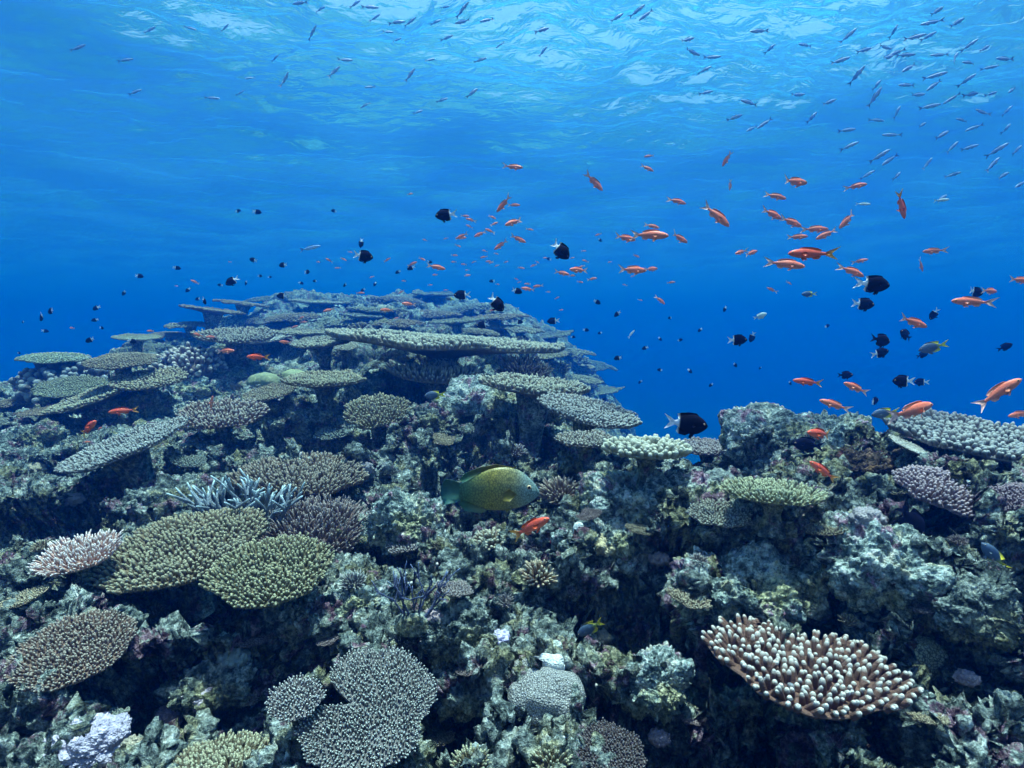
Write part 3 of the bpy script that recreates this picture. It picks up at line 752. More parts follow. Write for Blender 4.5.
table_coral('grey shelf touching the left end of the huge flat table', 322, 343, 62, 9, (.40, .40, .34), (.8, .82, .72), sp=.09, fl=.07, fr=.42, clear=.06, roll=-5)
table_coral('bleached white shelf end beside the huge flat table', 344, 346, 30, 10, (.7, .7, .6), (1, 1, .9), sp=.14, fl=.12, fr=.42, clear=.05)

TUFT = [(150, 470), (190, 462), (70, 500), (40, 545), (22, 600), (130, 510), (150, 610), (255, 640), (230, 660), (310, 610), (330, 640), (385, 575), (440, 545), (455, 590), (430, 620), (505, 600), (470, 670), (600, 640), (640, 640), (690, 600), (660, 560), (700, 560), (640, 530), (740, 560),
        (800, 560), (830, 530), (870, 520), (850, 620), (930, 610), (990, 590), (960, 540), (900, 490), (720, 480), (690, 490), (590, 515), (620, 480), (480, 430), (440, 440), (360, 470), (390, 470), (340, 430), (30, 470), (110, 480), (100, 720), (130, 745), (250, 700), (690, 720), (660, 740), (850, 740), (930, 720), (970, 680), (1000, 660), (440, 740), (520, 620), (575, 590), (410, 545)]
TC = [(.34, .32, .24), (.40, .38, .40), (.42, .34, .38), (.30, .36, .34), (.46, .42, .32), (.28, .24, .26)]
for i, (x, y) in enumerate(TUFT):
    c = random.choice(TC); k = i % 3; w = random.uniform(18, 34)
    a_ = dict(label='small dull coral colony among the crusted rocks', group='small coral colonies dotted over the rocks')
    if k == 0: bush_coral(px=x, py=y, w=w, h=w * .6, body=c, tip=tuple(min(1, v * 2) for v in c), n=60, fl=.5, fr=.06, flat=.5, **a_)
    elif k == 1: table_coral(px=x, py=y, w=w * 1.3, h=w * .5, body=c, tip=tuple(min(1, v * 2) for v in c), sp=.13, fl=.15, clear=.02, lob=.2, name='small_plate_coral', roll=random.uniform(-15, 15), **a_)
    else: knob_lump(px=x, py=y, w=w, h=w * .6, col_=tuple(v * .9 for v in c), knob=4.5, amp=.35, fine=.14, sub=5, name='lump_coral', **a_)

# broken pale plate piece, right
table_coral('tilted broken white plate piece with a blue underside below the right plate', 912, 448, 44, 9, (.8, .85, .8), (1, 1, 1), sp=.12, fl=.05, fr=.44, clear=.02, roll=24, name='broken_plate')
FAR = [(212, 311, 56, 5), (243, 303, 46, 5), (268, 297, 42, 4), (282, 323, 46, 10), (305, 333, 60, 6), (290, 315, 50, 6), (318, 303, 52, 5), (352, 300, 50, 5), (334, 322, 60, 7), (375, 309, 56, 6), (402, 298, 46, 5),
       (436, 295, 44, 6), (430, 312, 60, 6), (468, 306, 56, 6), (455, 322, 56, 6), (398, 321, 50, 6), (362, 316, 44, 6), (497, 316, 48, 6), (520, 328, 46, 5), (552, 336, 44, 6), (566, 350, 50, 6), (590, 362, 44, 7), (580, 378, 44, 7), (600, 392, 40, 7), (150, 345, 34, 5), (170, 333, 36, 5), (190, 323, 40, 6),
       (20, 400, 44, 8), (8, 420, 40, 8), (45, 412, 40, 8), (480, 330, 40, 5), (548, 354, 40, 6), (615, 410, 40, 7)]
for i, (x, y, w, h) in enumerate(FAR):
    c = random.choice([(.22, .24, .19), (.25, .22, .18), (.20, .23, .22), (.32, .32, .26)])
    table_coral('hazy flat plate coral among the layered tables of the far reef', x, y, w, h, c, tuple(min(1, v * 2) for v in c), sp=.12, fl=.06, fr=.45, clear=random.uniform(.006, .022), lob=.22, thick=.03, dish=random.choice((-.12, -.04, .05)), roll=random.uniform(-8, 8), tipk=.6,
                group='plate corals layered along the far reef')

for k in range(70):
    x = random.uniform(165, 625); y = random.uniform(max(298, 298 + abs(x - 380) * .10), 400)
    hit = surf_hit(x, y)
    if hit is None or hit.y < 5.2: continue
    w = random.uniform(14, 36); c = random.choice([(.20, .22, .17), (.27, .24, .19), (.18, .18, .21), (.30, .31, .25), (.14, .15, .13)])
    a_ = dict(label='hazy rough coral head between the plates of the far reef', group='coral heads on the far reef')
    if k % 2: knob_lump(px=x, py=y, w=w, h=w * random.uniform(.35, .6), col_=c, knob=5, amp=.45, fine=.2, sub=4, name='lump_coral', **a_)
    else: bush_coral(px=x, py=y, w=w, h=w * .5, body=c, tip=tuple(min(1, v * 2.2) for v in c), n=60, fl=.35, fr=.09, flat=.5, **a_)

# ------------------------------------------------------------------ loose coral rubble
def rubble():
    n0 = len(reef_me.vertices); nrm = np.empty(n0 * 3, dtype=np.float32); reef_me.vertices.foreach_get('normal', nrm); nrm = nrm.reshape(-1, 3)
    V0 = _co.reshape(-1, 3)
    ok = np.nonzero((nrm[:, 2] > .55) & (V0[:, 1] < 5) & (np.abs(V0[:, 0]) < V0[:, 1] * 1.15))[0]
    cl = vnoise(V0[ok] * 3.1, 301)
    ok = ok[rng.random(len(ok)) < np.clip(.012 + .05 * (cl > .15), 0, 1)]
    ok = rng.choice(ok, min(9000, len(ok)), replace=False)
    P = V0[ok]; n = len(P); sc = P[:, 1] ** .5
    D = rng.normal(0, 1, (n, 3)); D[:, 2] = np.abs(D[:, 2]) * .7
    L = rng.uniform(.005, .020, n) * sc; r = L * rng.uniform(.16, .42, n)
    V, F, T = fingers(P - nrm[ok] * .002, D, L, r, r * .75, 5, prof=(0, .5, .9))
    c = np.repeat(rng.random(n), 16)
    m = M('rubble', .9, .1)
    m.col(m.ramp(m.attr('tip'), [(0, (.10, .11, .08)), (.3, (.24, .25, .17)), (.55, (.42, .46, .38)), (.8, (.62, .58, .58)), (1, (.85, .9, .82))]))
    m.bump(m.noise(300, 3), .003)
    link('coral_rubble', make_mesh('coral_rubble', V, F, m.m, attr={'tip': c}), kind='stuff', label='broken coral bits and crust littering the rock')
rubble()

# ------------------------------------------------------------------ fish
def fish_mat(name, stops, axis='X', rough=.45, scales=None):
    m = M(name, .9 if 'dark' in name or 'black' in name else rough, .08 if 'dark' in name or 'black' in name else .35)
    sx = m.n('ShaderNodeSeparateXYZ'); m.l(m.co, sx.inputs[0])
    r = m.n('ShaderNodeMapRange'); m.l(sx.outputs[axis], r.inputs[0])
    r.inputs[1].default_value, r.inputs[2].default_value = stops[0]
    c = m.ramp(r.outputs[0], stops[1])
    if scales:
        w = m.n('ShaderNodeMapping'); w.inputs['Scale'].default_value = (1, 1, .72); m.l(m.co, w.inputs['Vector'])
        pt = m.voro(scales, 'DISTANCE_TO_EDGE', vec=w.outputs[0])
        c = m.mix(m.ramp(pt, [(.02, (.7, .7, .7)), (.16, (0, 0, 0))]), c, (.015, .03, .01))
    m.col(m.mix(.35, c, m.ramp(m.noise(28, 3), [(.3, (.5, .5, .5)), (.7, (1.3, 1.3, 1.3))]), 'MULTIPLY'))
    return m.m

def body_mesh(name, xs, top, bot, wid, mat, bend=0.0, n=40, s=18, power=.8):
    x = np.linspace(0, 1, n) ** 1.15 * xs[-1]
    tp, bt, wd_ = (np.interp(x, xs, a) for a in (top, bot, wid))
    ker = np.array([.25, .5, .25])
    for a in (tp, bt, wd_):
        for _ in range(2): a[1:-1] = np.convolve(a, ker, 'same')[1:-1]
    an = np.arange(s) / s * 2 * math.pi
    zc, zr = (tp + bt) / 2, (tp - bt) / 2
    ca = np.sign(np.cos(an)) * np.abs(np.cos(an)) ** 1.0; sa = np.sign(np.sin(an)) * np.abs(np.sin(an)) ** 1.0
    Y = wd_[:, None] * ca[None] * (1 - .25 * np.abs(sa[None])); Z = zc[:, None] + zr[:, None] * sa[None]
    X = np.repeat((.5 - x)[:, None], s, 1)
    Y = Y + bend * (x[:, None] - .25) ** 2 * np.sign(x[:, None] - .25)
    V = np.stack([X, Y, Z], -1).reshape(-1, 3)
    i = np.arange(n - 1)[:, None] * s + np.arange(s)[None]; j = np.arange(n - 1)[:, None] * s + (np.arange(s)[None] + 1) % s
    return V, [np.stack([i.ravel(), i.ravel() + s, j.ravel() + s, j.ravel()], 1), np.arange(s)[None], (np.arange(s)[::-1] + (n - 1) * s)[None]]

def fin(pts, th=.006, bend=0.0, out=0.0):
    """flat fin of real thickness; pts (x, z) with x counted back from the nose"""
    p = np.array(pts, float); n = len(p); c = p.mean(0)
    X = .5 - p[:, 0]; y = bend * (p[:, 0] - .25) ** 2 * np.sign(p[:, 0] - .25)
    V = np.concatenate([np.stack([X, y + th / 2 + 0 * X, p[:, 1]], 1), np.stack([X, y - th / 2, p[:, 1]], 1)])
    k = np.arange(n); k2 = (k + 1) % n
    import mathutils.geometry as mg
    tri = np.array(mg.tessellate_polygon([[Vector((a, b, 0)) for a, b in p]]))
    return V, [tri, tri[:, ::-1] + n, np.stack([k, k2, k2 + n, k + n], 1)]

def shape(spec, kind, bend):
    if kind == 'body': return body_mesh('body', *spec['body'], None, bend)
    return fin(spec[kind], spec.get('th', .008), bend)

SPEC = {
 'anthias': dict(body=([0, .03, .1, .2, .32, .45, .58, .68, .76, .80], [.0, .04, .075, .10, .115, .108, .082, .05, .03, .034], [-.005, -.035, -.065, -.09, -.102, -.095, -.07, -.042, -.027, -.03], [.008, .03, .05, .062, .066, .06, .042, .026, .014, .008]),
    tail=[(.77, .035), (.86, .08), (1.03, .15), (.93, .05), (.885, .0), (.92, -.05), (1.0, -.14), (.86, -.08), (.77, -.035)],
    dorsal=[(.22, .09), (.27, .135), (.36, .15), (.5, .145), (.62, .125), (.70, .08), (.66, .04), (.5, .085), (.33, .10)],
    anal=[(.50, -.08), (.56, -.125), (.65, -.115), (.69, -.055), (.63, -.04)],
    pelvic=[(.28, -.085), (.36, -.15), (.40, -.14), (.35, -.09)],
    pectoral=[(.24, .0), (.34, .035), (.40, -.01), (.34, -.06)], eye=(.085, .025, .040, .021)),
 'chromis': dict(body=([0, .03, .1, .2, .32, .45, .58, .68, .75, .79], [.0, .07, .15, .215, .25, .235, .17, .09, .055, .06], [-.01, -.06, -.13, -.20, -.24, -.225, -.16, -.08, -.05, -.055], [.008, .035, .06, .075, .08, .07, .05, .028, .015, .008]),
    tail=[(.76, .05), (.86, .11), (1.02, .19), (.92, .06), (.88, 0), (.92, -.06), (1.0, -.18), (.86, -.11), (.76, -.05)],
    dorsal=[(.2, .2), (.28, .28), (.45, .29), (.62, .26), (.72, .22), (.68, .09), (.5, .2), (.33, .24)],
    anal=[(.4, -.22), (.5, -.28), (.66, -.26), (.72, -.2), (.68, -.08), (.55, -.16)],
    pelvic=[(.28, -.2), (.36, -.33), (.42, -.31), (.38, -.21)],
    pectoral=[(.24, .0), (.34, .03), (.36, -.02), (.32, -.05)], eye=(.09, .04, .048, .026)),
 'fusilier': dict(body=([0, .04, .12, .25, .4, .55, .7, .8, .84], [.0, .035, .065, .085, .088, .075, .045, .022, .024], [-.005, -.03, -.055, -.075, -.08, -.065, -.04, -.02, -.022], [.008, .025, .04, .048, .048, .04, .024, .01, .006]),
    tail=[(.82, .022), (.90, .07), (1.0, .12), (.93, .03), (.90, 0), (.93, -.03), (1.0, -.12), (.90, -.07), (.82, -.022)],
    dorsal=[(.3, .08), (.36, .12), (.6, .09), (.72, .05), (.6, .055), (.4, .08)],
    anal=[(.52, -.07), (.58, -.10), (.72, -.05), (.66, -.04)], pelvic=[(.3, -.07), (.35, -.11), (.38, -.075)],
    pectoral=[(.2, 0), (.3, .01), (.34, -.02), (.28, -.04)], eye=(.06, .012, .027, .016)),
 'wrasse': dict(body=([0, .03, .08, .14, .22, .34, .46, .58, .68, .76, .82], [-.02, .04, .10, .16, .215, .25, .245, .21, .15, .10, .09], [-.045, -.085, -.12, -.155, -.185, -.205, -.205, -.185, -.14, -.10, -.09], [.01, .04, .06, .075, .085, .09, .085, .07, .045, .025, .012]),
    tail=[(.79, .085), (.88, .12), (.97, .135), (1.0, .06), (1.01, 0), (1.0, -.06), (.97, -.13), (.88, -.12), (.79, -.085)],
    dorsal=[(.20, .17), (.26, .235), (.45, .275), (.62, .245), (.76, .19), (.82, .13), (.78, .085), (.62, .155), (.42, .205)],
    anal=[(.5, -.18), (.6, -.23), (.76, -.20), (.83, -.12), (.78, -.08), (.62, -.14)],
    pelvic=[(.27, -.16), (.34, -.21), (.36, -.19), (.35, -.17)],
    pectoral=[(.25, -.02), (.33, .05), (.40, .02), (.40, -.06), (.32, -.08)], eye=(.12, .045, .064, .024), th=.006),
}
SPEC['damsel'] = {k: ([v[0], [a * .74 for a in v[1]], [a * .74 for a in v[2]], v[3]] if k == 'body' else (v[0], v[1] * .74, v[2] * .9, v[3] * .85) if k == 'eye' else [(a, b * .74) for a, b in v]) for k, v in SPEC['chromis'].items()}
SKIN = {
 'anthias': (fish_mat('orange_skin', ((-.14, .14), [(0, (1, .52, .42)), (.35, (1, .30, .19)), (1, (1, .19, .10))]), 'Z'), fish_mat('orange_fin', ((-.5, .5), [(0, (1, .65, .55)), (.5, (1, .34, .2)), (1, (1, .3, .16))]))),
 'red': (fish_mat('red_skin', ((-.14, .14), [(0, (1, .34, .18)), (.4, (1, .17, .09)), (1, (.85, .09, .05))]), 'Z'), fish_mat('red_fin', ((-.5, .5), [(0, (.9, .5, .10)), (.3, (.8, .14, .03)), (1, (.7, .06, .02))]))),
 'chromis': (fish_mat('black_skin', ((-.5, .5), [(0, (.9, .92, .95)), (.33, (.9, .92, .95)), (.37, (.006, .007, .022)), (1, (.006, .007, .022))])), fish_mat('black_white_fin', ((-.5, .5), [(0, (.9, .92, .95)), (.31, (.9, .92, .95)), (.36, (.006, .007, .022)), (1, (.01, .012, .03))]))),
 'black': (fish_mat('dark_skin', ((-.5, .5), [(0, (.006, .008, .026)), (1, (.010, .012, .035))])), fish_mat('dark_fin', ((-.5, .5), [(0, (.015, .018, .05)), (1, (.006, .008, .026))]))),
 'yellowtail': (fish_mat('grey_blue_skin', ((-.5, .5), [(0, (.75, .65, .05)), (.3, (.35, .40, .10)), (.42, (.07, .12, .20)), (1, (.09, .15, .25))])), fish_mat('yellow_fin', ((-.5, .5), [(0, (.85, .75, .05)), (.4, (.8, .7, .05)), (.6, (.1, .15, .2)), (1, (.1, .15, .2))]))),
 'fusilier': (fish_mat('blue_grey_skin', ((-.09, .09), [(0, (.55, .75, .95)), (.45, (.36, .52, .78)), (1, (.16, .28, .55))]), 'Z'), fish_mat('blue_grey_fin', ((-.5, .5), [(0, (.15, .16, .35)), (1, (.25, .35, .55))]))),
 'pale': (fish_mat('silver_skin', ((-.2, .2), [(0, (.85, .9, .9)), (1, (.45, .6, .6))]), 'Z'), fish_mat('silver_fin', ((-.5, .5), [(0, (.7, .8, .8)), (1, (.6, .75, .75))]))),
 'wrasse': (fish_mat('green_gold_skin', ((-.5, .5), [(0, (.03, .13, .12)), (.25, (.07, .17, .07)), (.5, (.34, .29, .05)), (.72, (.33, .32, .13)), (.84, (.28, .38, .33)), (1, (.22, .36, .34))]), scales=46), fish_mat('green_fin', ((-.5, .5), [(0, (.03, .12, .11)), (.25, (.05, .14, .08)), (.5, (.20, .17, .03)), (1, (.2, .17, .03))]))),
}
EYE = M('fish_eye', .15, .6); EYE.col((.01, .01, .015)); EYE = EYE.m
IRIS = M('fish_iris', .3, .4); IRIS.col((.85, .62, .35)); IRIS = IRIS.m
_fm = {}
def fish_part(sp, skin, kind, bend, side=1):
    k = (sp, skin, kind, bend, side)
    if k in _fm: return _fm[k]
    spec = SPEC[sp]
    if kind == 'eye':
        ex, ez, ey, er = spec['eye']; v, f = ico(2)
        V = v * np.array([er, er * .5, er]) + np.array([.5 - ex, side * ey, ez]); me = make_mesh('eye', V, [f], mats=[EYE, IRIS], midx=(np.hypot(v[f].mean(1)[:, 0], v[f].mean(1)[:, 2]) > .68).astype(int))
    elif kind in ('pectoral', 'pelvic'):
        V, F = fin(spec[kind], .005); w = spec['eye'][2]
        x0_ = .5 - spec[kind][0][0]; V = V.copy(); V[:, 1] = side * (w * (1.25 if kind == 'pectoral' else .5) + (x0_ - V[:, 0]) * .45) + (V[:, 1])
        me = make_mesh(kind + '_fin', V, F, SKIN[skin][1], shade=False)
    elif kind == 'all':
        V, F = shape(spec, 'body', bend); o = len(V); Vs, Fs, mi = [V], list(F), [0] * sum(len(f) for f in F)
        for kk in ('tail', 'dorsal', 'anal'):
            v, f = shape(spec, kk, bend); Vs.append(v); Fs += [g + o for g in f]; o += len(v); mi += [1] * sum(len(g) for g in f)
        me = make_mesh('small_fish', np.concatenate(Vs), Fs, mats=list(SKIN[skin]), midx=mi)
    else:
        V, F = shape(spec, kind, bend); me = make_mesh(kind if kind == 'body' else kind + '_fin', V, F, SKIN[skin][0 if kind == 'body' else 1], shade=(kind == 'body'))
    _fm[k] = me
    return me

RT, UPc, FWc = Vector((1, 0, 0)), Vector(UP), Vector(FWD)
_n = 0
def fish(px, py, ln, head, label, sp='anthias', skin=None, name='orange_fish', group=None, real=.095, yaw=None, bend=None, frac=.93, dors=None, maxy=11):
    """LN apparent length in the photo, HEAD heading in it (0 right, 90 up, 180 left), YAW how far it turns away (+) or towards (-) the viewer"""
    global _n; _n += 1
    rs = random.Random(_n * 17)
    skin = skin or sp
    if yaw is None: yaw = rs.uniform(-25, 25)
    if bend is None: bend = rs.choice((-.35, -.15, 0, .15, .35))
    real *= rs.uniform(.9, 1.1)
    L = real; Y = L * FPX / ln * max(.35, math.cos(R(yaw)))
    Y = min(Y, maxy)
    hit = surf_hit(px, py)
    if hit is not None: Y = min(Y, hit.y * frac)
    L = ln * Y / FPX / max(.35, math.cos(R(yaw)))
    P = Vector(ray(px, py) * Y)
    if P.z > SURF_Z - .45: P *= (SURF_Z - .45) / P.z; L *= P.y / Y
    X = (RT * math.cos(R(head)) + UPc * math.sin(R(head))) * math.cos(R(yaw)) + FWc * math.sin(R(yaw))
    up = Vector((0, 0, 1)) if dors is None else RT * math.cos(R(dors)) + UPc * math.sin(R(dors))
    Z = (up - X * up.dot(X))
    if Z.length < .35: Z = RT - X * RT.dot(X)
    Z.normalize(); Yv = Z.cross(X)
    Mx = Matrix(((X.x, Yv.x, Z.x, 0), (X.y, Yv.y, Z.y, 0), (X.z, Yv.z, Z.z, 0), (0, 0, 0, 1)))
    if ln >= 13 or sp == 'wrasse':
        o = link(name, None, label=label, cat='fish', group=group)
        for k in ('body', 'tail', 'dorsal', 'anal'):
            link('body' if k == 'body' else k + '_fin', fish_part(sp, skin, k, bend), o)
        for sd in (1, -1):
            link('pectoral_fin', fish_part(sp, skin, 'pectoral', 0, sd), o); link('pelvic_fin', fish_part(sp, skin, 'pelvic', 0, sd), o); link('eye', fish_part(sp, skin, 'eye', 0, sd), o)
    else:
        o = link(name, fish_part(sp, skin, 'all', bend), label=label, cat='fish', group=group)
    o.matrix_world = Matrix.Translation(P) @ Mx @ Matrix.Scale(L, 4)
    return o

fish(491, 491, 100, 0, 'big yellow green fish with scaly flanks over the middle of the reef', 'wrasse', name='scaly_green_fish', real=.26, yaw=8, bend=.0, frac=.88)

ORANGE = [
 (811, 254, 44, 178, 'largest red orange fish of the upper right shoal, nose left', 'red'),
 (785, 264, 36, -12, 'orange fish directly under the largest red one, nose right', None), (852, 271, 28, -20, 'orange fish just above left of the upper black and white fish', None),
 (860, 261, 14, 10, 'small orange fish right above the one near the black and white fish', None), (649, 235, 36, -8, 'pale orange fish in the middle of the close knot above open water', None),
 (625, 238, 23, -5, 'orange fish at the left end of the close knot', None), (652, 226, 15, -15, 'little orange fish on top of the close knot', None), (679, 238, 21, -18, 'orange fish at the right end of the close knot', None),
 (677, 201, 19, -12, 'orange fish midway between the close knot and the water surface', None), (716, 215, 34, -45, 'orange fish diving steeply right, alone in open water', None),
 (594, 182, 24, -47, 'orange fish diving steeply near the surface, left of the pair of head on fish', None), (513, 167, 19, -8, 'orange fish highest on the left side of the shoal', None),
 (794, 182, 31, 2, 'orange fish highest in the right shoal, level, nose right', None), (775, 196, 20, -25, 'small orange fish just below left of the highest right one', None),
 (772, 214, 25, -15, 'orange fish at the left end of the slanting chain', None), (791, 222, 26, -15, 'orange fish second in the slanting chain', None), (815, 229, 25, -2, 'orange fish third in the slanting chain', None),
 (827, 234, 22, 205, 'orange fish crossing under the right end of the slanting chain, nose left', None), (848, 220, 26, 222, 'orange fish pointing down left beside the slanting chain', None), (797, 237, 19, 0, 'small orange fish just under the slanting chain', None),
 (856, 186, 20, 8, 'orange fish with pale tail right of the highest one', None), (901, 205, 28, -75, 'dark backed orange fish pointing straight down', 'red'), (727, 159, 15, 240, 'small curved orange fish hanging nose down near the surface', None), (730, 185, 11, -95, 'tiny orange fish seen end on below the curved one', None),
 (647, 168, 14, -30, 'orange fish lower of the small pair near the surface', None), (649, 156, 9, 180, 'tiny head on orange fish, upper of the small pair near the surface', None),
 (934, 251, 22, 183, 'orange fish far right, level, nose left', None), (921, 265, 14, -60, 'stubby orange fish turned towards us at the right', None), (972, 302, 36, 175, 'orange fish with spread tail near the right edge, nose left', None), (990, 291, 21, 0, 'slim orange fish just above the one with the spread tail', None),
 (1020, 280, 24, -4, 'orange fish cut by the right edge, tail showing', None), (913, 322, 32, -18, 'orange fish above the oval black fish pair, nose right', None), (632, 270, 30, 0, 'orange fish with a smaller one at its nose, above open water', None), (651, 269, 15, 8, 'smaller orange fish touching the nose of a bigger one', None),
 (751, 253, 16, 20, 'orange fish beside a pale one, nose up right', None), (741, 252, 15, 200, 'pale pinkish fish crossing behind an orange one', None), (660, 300, 13, -40, 'lone small orange fish below the pair over open water', None),
 (504, 204, 20, 222, 'orange fish pointing down left on top of the left group', None), (514, 205, 12, 0, 'small orange fish touching the one on top of the left group', None), (514, 222, 20, 205, 'orange fish in the middle of the left group, nose down left', None),
 (518, 239, 17, -20, 'orange fish lower right of the left group', None), (501, 245, 16, 212, 'orange fish at the bottom of the left group, nose down left', None), (562, 273, 15, -18, 'orange fish below the black and white fish with raised tail', None), (579, 270, 20, 182, 'long orange fish nose left beside the one under the black and white fish', None),
 (528, 289, 14, 170, 'orange fish at the white tail of a small dark fish', None), (436, 267, 18, -10, 'orange fish low over the far reef, nose right', None), (409, 304, 14, 178, 'orange fish over the far reef top, upper of two', None), (387, 310, 14, 178, 'orange fish over the far reef top, lower of two', None),
 (462, 236, 13, 200, 'small orange fish at the left edge of the left group', None), (480, 234, 13, 200, 'small slim orange fish inside the left group', None),
 (808, 382, 27, 172, 'orange fish just above the flat topped boulder, nose left', 'red'), (856, 388, 28, 158, 'orange fish right of the one over the boulder, nose up left', None), (835, 405, 28, 160, 'orange fish against the right shoulder of the boulder', None),
 (912, 411, 54, 14, 'large bright orange fish gliding over the crest, nose right', None), (997, 393, 46, 38, 'large coral red fish rising to the right near the edge', None), (1020, 414, 26, 190, 'orange fish tail cut by the right edge, low over the plate coral', None),
 (821, 434, 36, 172, 'red orange fish in front of the rocky shoulder, nose left', 'red'), (823, 471, 34, 145, 'dark red fish with yellow tail resting against the rocks', 'red'),
 (530, 528, 46, 32, 'red fish rising right in front of the rocks at the centre', 'red'), (88, 428, 30, 30, 'red orange fish rising right above the long grey plate', 'red'), (123, 411, 24, 185, 'round bodied orange fish behind the long grey plate', 'red'),
 (211, 405, 20, 68, 'orange fish standing nearly upright over the frilly brown plate', None), (225, 351, 19, 2, 'orange fish mid left, left of two under the shelf', None), (257, 357, 23, 178, 'orange fish mid left, right of two under the shelf', 'red'), (286, 342, 14, 178, 'slim orange fish in the shade right of the two under the shelf', None)]
for x, y, l, hd, lb, sk in ORANGE: fish(x, y, l, hd, lb, skin=sk)
G = 'tiny orange fish scattered over the far reef'
for x, y, l in [(410, 194, 6), (465, 216, 9), (471, 220, 11), (492, 217, 9), (494, 224, 9), (490, 231, 10), (461, 238, 11), (422, 259, 8), (454, 262, 6), (412, 264, 11), (546, 258, 6), (521, 268, 7), (592, 279, 10), (538, 286, 10), (485, 251, 6), (387, 260, 8), (636, 256, 8), (360, 293, 9), (397, 318, 6), (425, 240, 5), (506, 262, 5), (516, 279, 5), (548, 292, 5), (557, 298, 5), (561, 310, 5), (580, 282, 6), (772, 290, 11), (789, 283, 7), (195, 282, 9), (99, 429, 9), (86, 442, 7), (151, 331, 9), (198, 335, 12), (212, 337, 12),
                (294, 327, 8), (301, 318, 7), (329, 310, 11), (290, 338, 6), (72, 328, 6), (176, 286, 4), (230, 262, 4), (318, 262, 5), (338, 268, 6), (372, 277, 5), (430, 285, 5), (446, 290, 5), (474, 262, 5), (468, 275, 5), (537, 262, 5), (560, 245, 5), (572, 258, 5), (610, 262, 5), (625, 285, 5), (640, 300, 5), (404, 281, 5), (350, 252, 5)] + [(random.gauss(500, 60), random.gauss(262, 22), random.uniform(4, 8)) for _ in range(34)]:
    fish(x, y, l, random.choice((0, 180)) + random.uniform(-30, 30), 'small orange fish in the loose shoal drifting over the far reef', group=G)

BW = [
 (446, 215, 21, 190, 'black fish with white tail left of the orange group, nose left'), (560, 250, 25, -48, 'black fish diving right, white tail raised, centre of open water'), (363, 256, 21, -12, 'black fish with white tail above the far reef, nose right'), (462, 295, 16, 185, 'black and white fish at the far reef skyline, nose left'),
 (496, 303, 22, -48, 'black fish diving right beside the far reef skyline'), (483, 325, 13, 190, 'small black and white fish over the end of the huge table'), (553, 321, 12, 188, 'small black and white fish right of the reef skyline'), (232, 281, 14, 215, 'black and white fish above the left reef, nose down left'),
 (686, 424, 40, -6, 'large black fish with feathery white tail by the boulder'), (873, 284, 31, -8, 'black fish with white tail under the orange ones at right, upper of two'), (863, 304, 22, -6, 'black fish with white tail at right, lower of two'), (975, 292, 18, -10, 'black and white fish behind the slim orange fish at the right'),
 (934, 314, 13, 240, 'small black and white fish nose down near the right edge'), (737, 340, 19, 0, 'black and white fish over open water left of the boulder top'), (752, 337, 11, 250, 'narrow black and white fish seen end on'), (880, 353, 17, 15, 'small black fish with white tail tucked under the all black one'),
 (903, 381, 22, 180, 'black fish with white band and tail above the orange glider'), (874, 401, 13, 10, 'small black and white fish just above the crest'), (921, 382, 13, 180, 'small dark fish behind the white banded one'), (361, 243, 9, 260, 'narrow dark fish right above the far reef fish with white tail')]
for x, y, l, hd, lb in BW: fish(x, y, l, hd, lb, 'chromis', name='black_and_white_fish', real=.09)
for x, y, l in [(238, 211, 6), (257, 212, 9), (334, 211, 6), (411, 268, 8), (517, 291, 11), (492, 281, 6), (597, 302, 8), (617, 314, 8), (519, 322, 8), (586, 330, 6), (618, 358, 8), (645, 348, 6), (660, 339, 5), (139, 276, 8), (177, 268, 7), (253, 260, 8), (283, 265, 9), (124, 293, 6), (188, 290, 6), (204, 301, 9), (198, 299, 6), (96, 308, 8), (42, 317, 10), (51, 311, 10), (45, 331, 6), (90, 340, 9), (307, 272, 7), (282, 296, 11), (95, 320, 6), (260, 276, 5),
                (246, 283, 5), (270, 277, 4), (23, 322, 4), (19, 353, 5), (102, 328, 5), (132, 341, 8), (220, 285, 5), (315, 281, 5), (345, 285, 5), (363, 290, 5), (398, 272, 6), (375, 284, 5), (430, 262, 5), (600, 333, 5), (603, 400, 6), (725, 309, 7), (827, 326, 6), (790, 383, 5), (700, 330, 5), (640, 382, 5), (660, 370, 6), (680, 340, 5), (690, 371, 6), (711, 385, 5), (735, 365, 6), (670, 318, 5), (600, 240, 5), (760, 368, 4), (573, 337, 5), (549, 259, 5), (301, 283, 5)]:
    fish(x, y, l, random.choice((0, 180, 200, -30, 230)) + random.uniform(-25, 25), 'small black fish with white tail hovering along the reef edge', 'chromis', name='black_and_white_fish', real=.075, group='small black and white fish along the reef edge')

fish(911, 520, 42, -52, 'all black oval fish against the pale rock slope at right', 'chromis', 'black', 'black_fish', real=.12, bend=0, frac=.82, yaw=5)
fish(808, 445, 26, 175, 'dark fish half hidden behind the red one on the rocky shoulder', 'chromis', 'black', 'black_fish', real=.1)
fish(881, 340, 22, -10, 'plump all black fish between orange fish at right', 'chromis', 'black', 'black_fish')
fish(906, 335, 17, 150, 'all black fish just right of the plump one', 'chromis', 'black', 'black_fish')
fish(1005, 347, 12, 30, 'small all black fish near the right edge', 'chromis', 'black', 'black_fish')
fish(845, 375, 13, 0, 'small dark fish above the rock shoulder', 'chromis', 'black', 'black_fish')
fish(922, 355, 11, 20, 'small dark fish below the grey one with yellow tail', 'chromis', 'black', 'black_fish')
fish(933, 347, 27, 195, 'grey fish with yellow tail in open water at right', 'damsel', 'yellowtail', 'yellow_tailed_fish', yaw=8, bend=.1)
fish(885, 413, 26, 190, 'dark fish with yellow tail behind the large orange glider', 'damsel', 'yellowtail', 'yellow_tailed_fish', yaw=8, bend=.1)
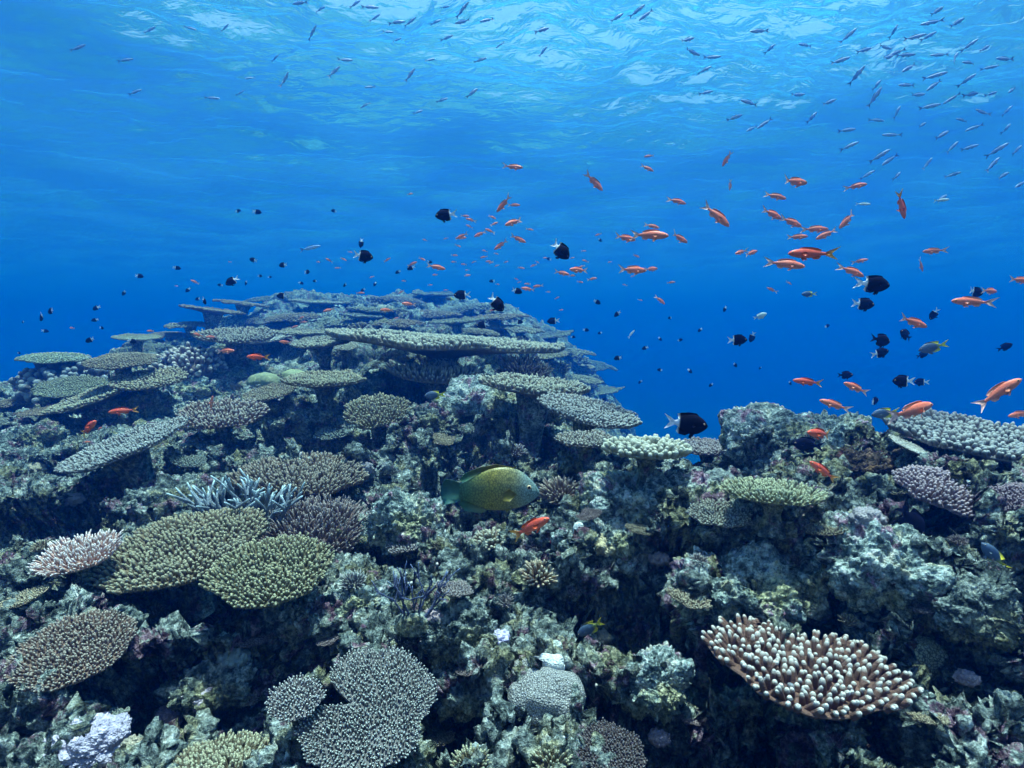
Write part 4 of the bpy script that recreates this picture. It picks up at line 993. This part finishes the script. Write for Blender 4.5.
fish(994, 556, 34, 130, 'dark fish with yellow edge at the right rock slope', 'damsel', 'yellowtail', 'yellow_tailed_fish', yaw=8, bend=.1)
fish(590, 628, 32, 215, 'blue grey fish with yellow tail in the dark cave', 'damsel', 'yellowtail', 'yellow_tailed_fish', yaw=8, bend=.1)
fish(435, 395, 22, 185, 'blue fish with yellow tail under the shadowed shelf coral', 'damsel', 'yellowtail', 'yellow_tailed_fish', yaw=8, bend=.1)
fish(809, 294, 14, 180, 'small grey yellow fish below the largest red one', 'damsel', 'yellowtail', 'yellow_tailed_fish', yaw=8, bend=.1)
fish(450, 299, 9, 170, 'small yellowish fish on the far reef skyline', 'damsel', 'yellowtail', 'yellow_tailed_fish', yaw=8, bend=.1)
fish(760, 316, 14, 20, 'small silvery white fish in open water above the crest', 'damsel', 'pale', 'silver_fish')
fish(631, 334, 11, 45, 'tiny white fish slanting up in open water', 'fusilier', 'pale', 'silver_fish')
fish(863, 204, 14, -4, 'thin silvery fish below the blue grey school, left one', 'fusilier', 'pale', 'silver_fish')
fish(942, 200, 16, 6, 'thin silvery fish below the blue grey school, right one', 'fusilier', 'pale', 'silver_fish')
fish(310, 248, 20, 15, 'dim long grey fish above the far reef', 'fusilier', 'fusilier', 'slender_fish', maxy=14, real=.3)

FR = [(60, 60), (62, 103), (210, 35), (250, 22), (268, 30), (350, 80), (360, 105), (400, 115), (385, 140), (388, 185), (445, 235), (475, 205), (495, 62), (517, 97), (587, 90), (570, 190), (633, 205), (600, 235), (505, 247), (480, 257), (672, 72), (655, 122), (705, 100), (745, 95), (765, 62), (750, 115), (770, 105), (787, 110), (795, 135), (805, 75), (833, 72), (850, 22), (840, 45), (890, 45), (855, 110), (915, 90), (945, 97), (885, 117), (915, 125),
      (985, 118), (955, 135), (845, 152), (790, 170), (845, 170), (730, 170), (725, 195), (880, 197), (835, 213), (920, 188), (960, 187), (990, 222), (730, 240), (760, 270), (925, 255), (990, 257), (670, 260), (675, 292), (880, 295), (915, 295), (735, 312), (755, 320), (830, 328), (970, 300), (880, 350), (710, 350), (770, 352), (980, 352), (857, 398), (1018, 368), (910, 160), (1000, 180), (960, 330), (940, 225), (820, 250), (770, 225), (1010, 300), (900, 240), (810, 190), (690, 150), (860, 270)]
FL = [(225, 28), (285, 80), (240, 93), (125, 60), (212, 98), (334, 72), (370, 87), (472, 93), (442, 100), (397, 40), (397, 22), (410, 22), (355, 4), (370, 7), (300, 3), (320, 9), (436, 22), (445, 7), (462, 10), (463, 22), (447, 38), (388, 32), (410, 75), (312, 33), (250, 78), (275, 58), (345, 60), (190, 28), (78, 48), (135, 92), (430, 60), (480, 60), (500, 45), (487, 20), (375, 18), (150, 30), (365, 105), (418, 112)]
for x, y in [(512 + a / 2, b / 2) for a, b in FR] + FL:
    k = random.random()
    fish(x, y, random.uniform(13.1, 20) if x > 600 else random.uniform(9, 18), random.choice((28, 28, 38, 15, 208, 0, 178, 55)) + random.uniform(-10, 10), 'slender blue grey fish in the school below the bright rippled surface', 'fusilier', name='slender_fish', group='slender fish schooling under the surface', real=.16)
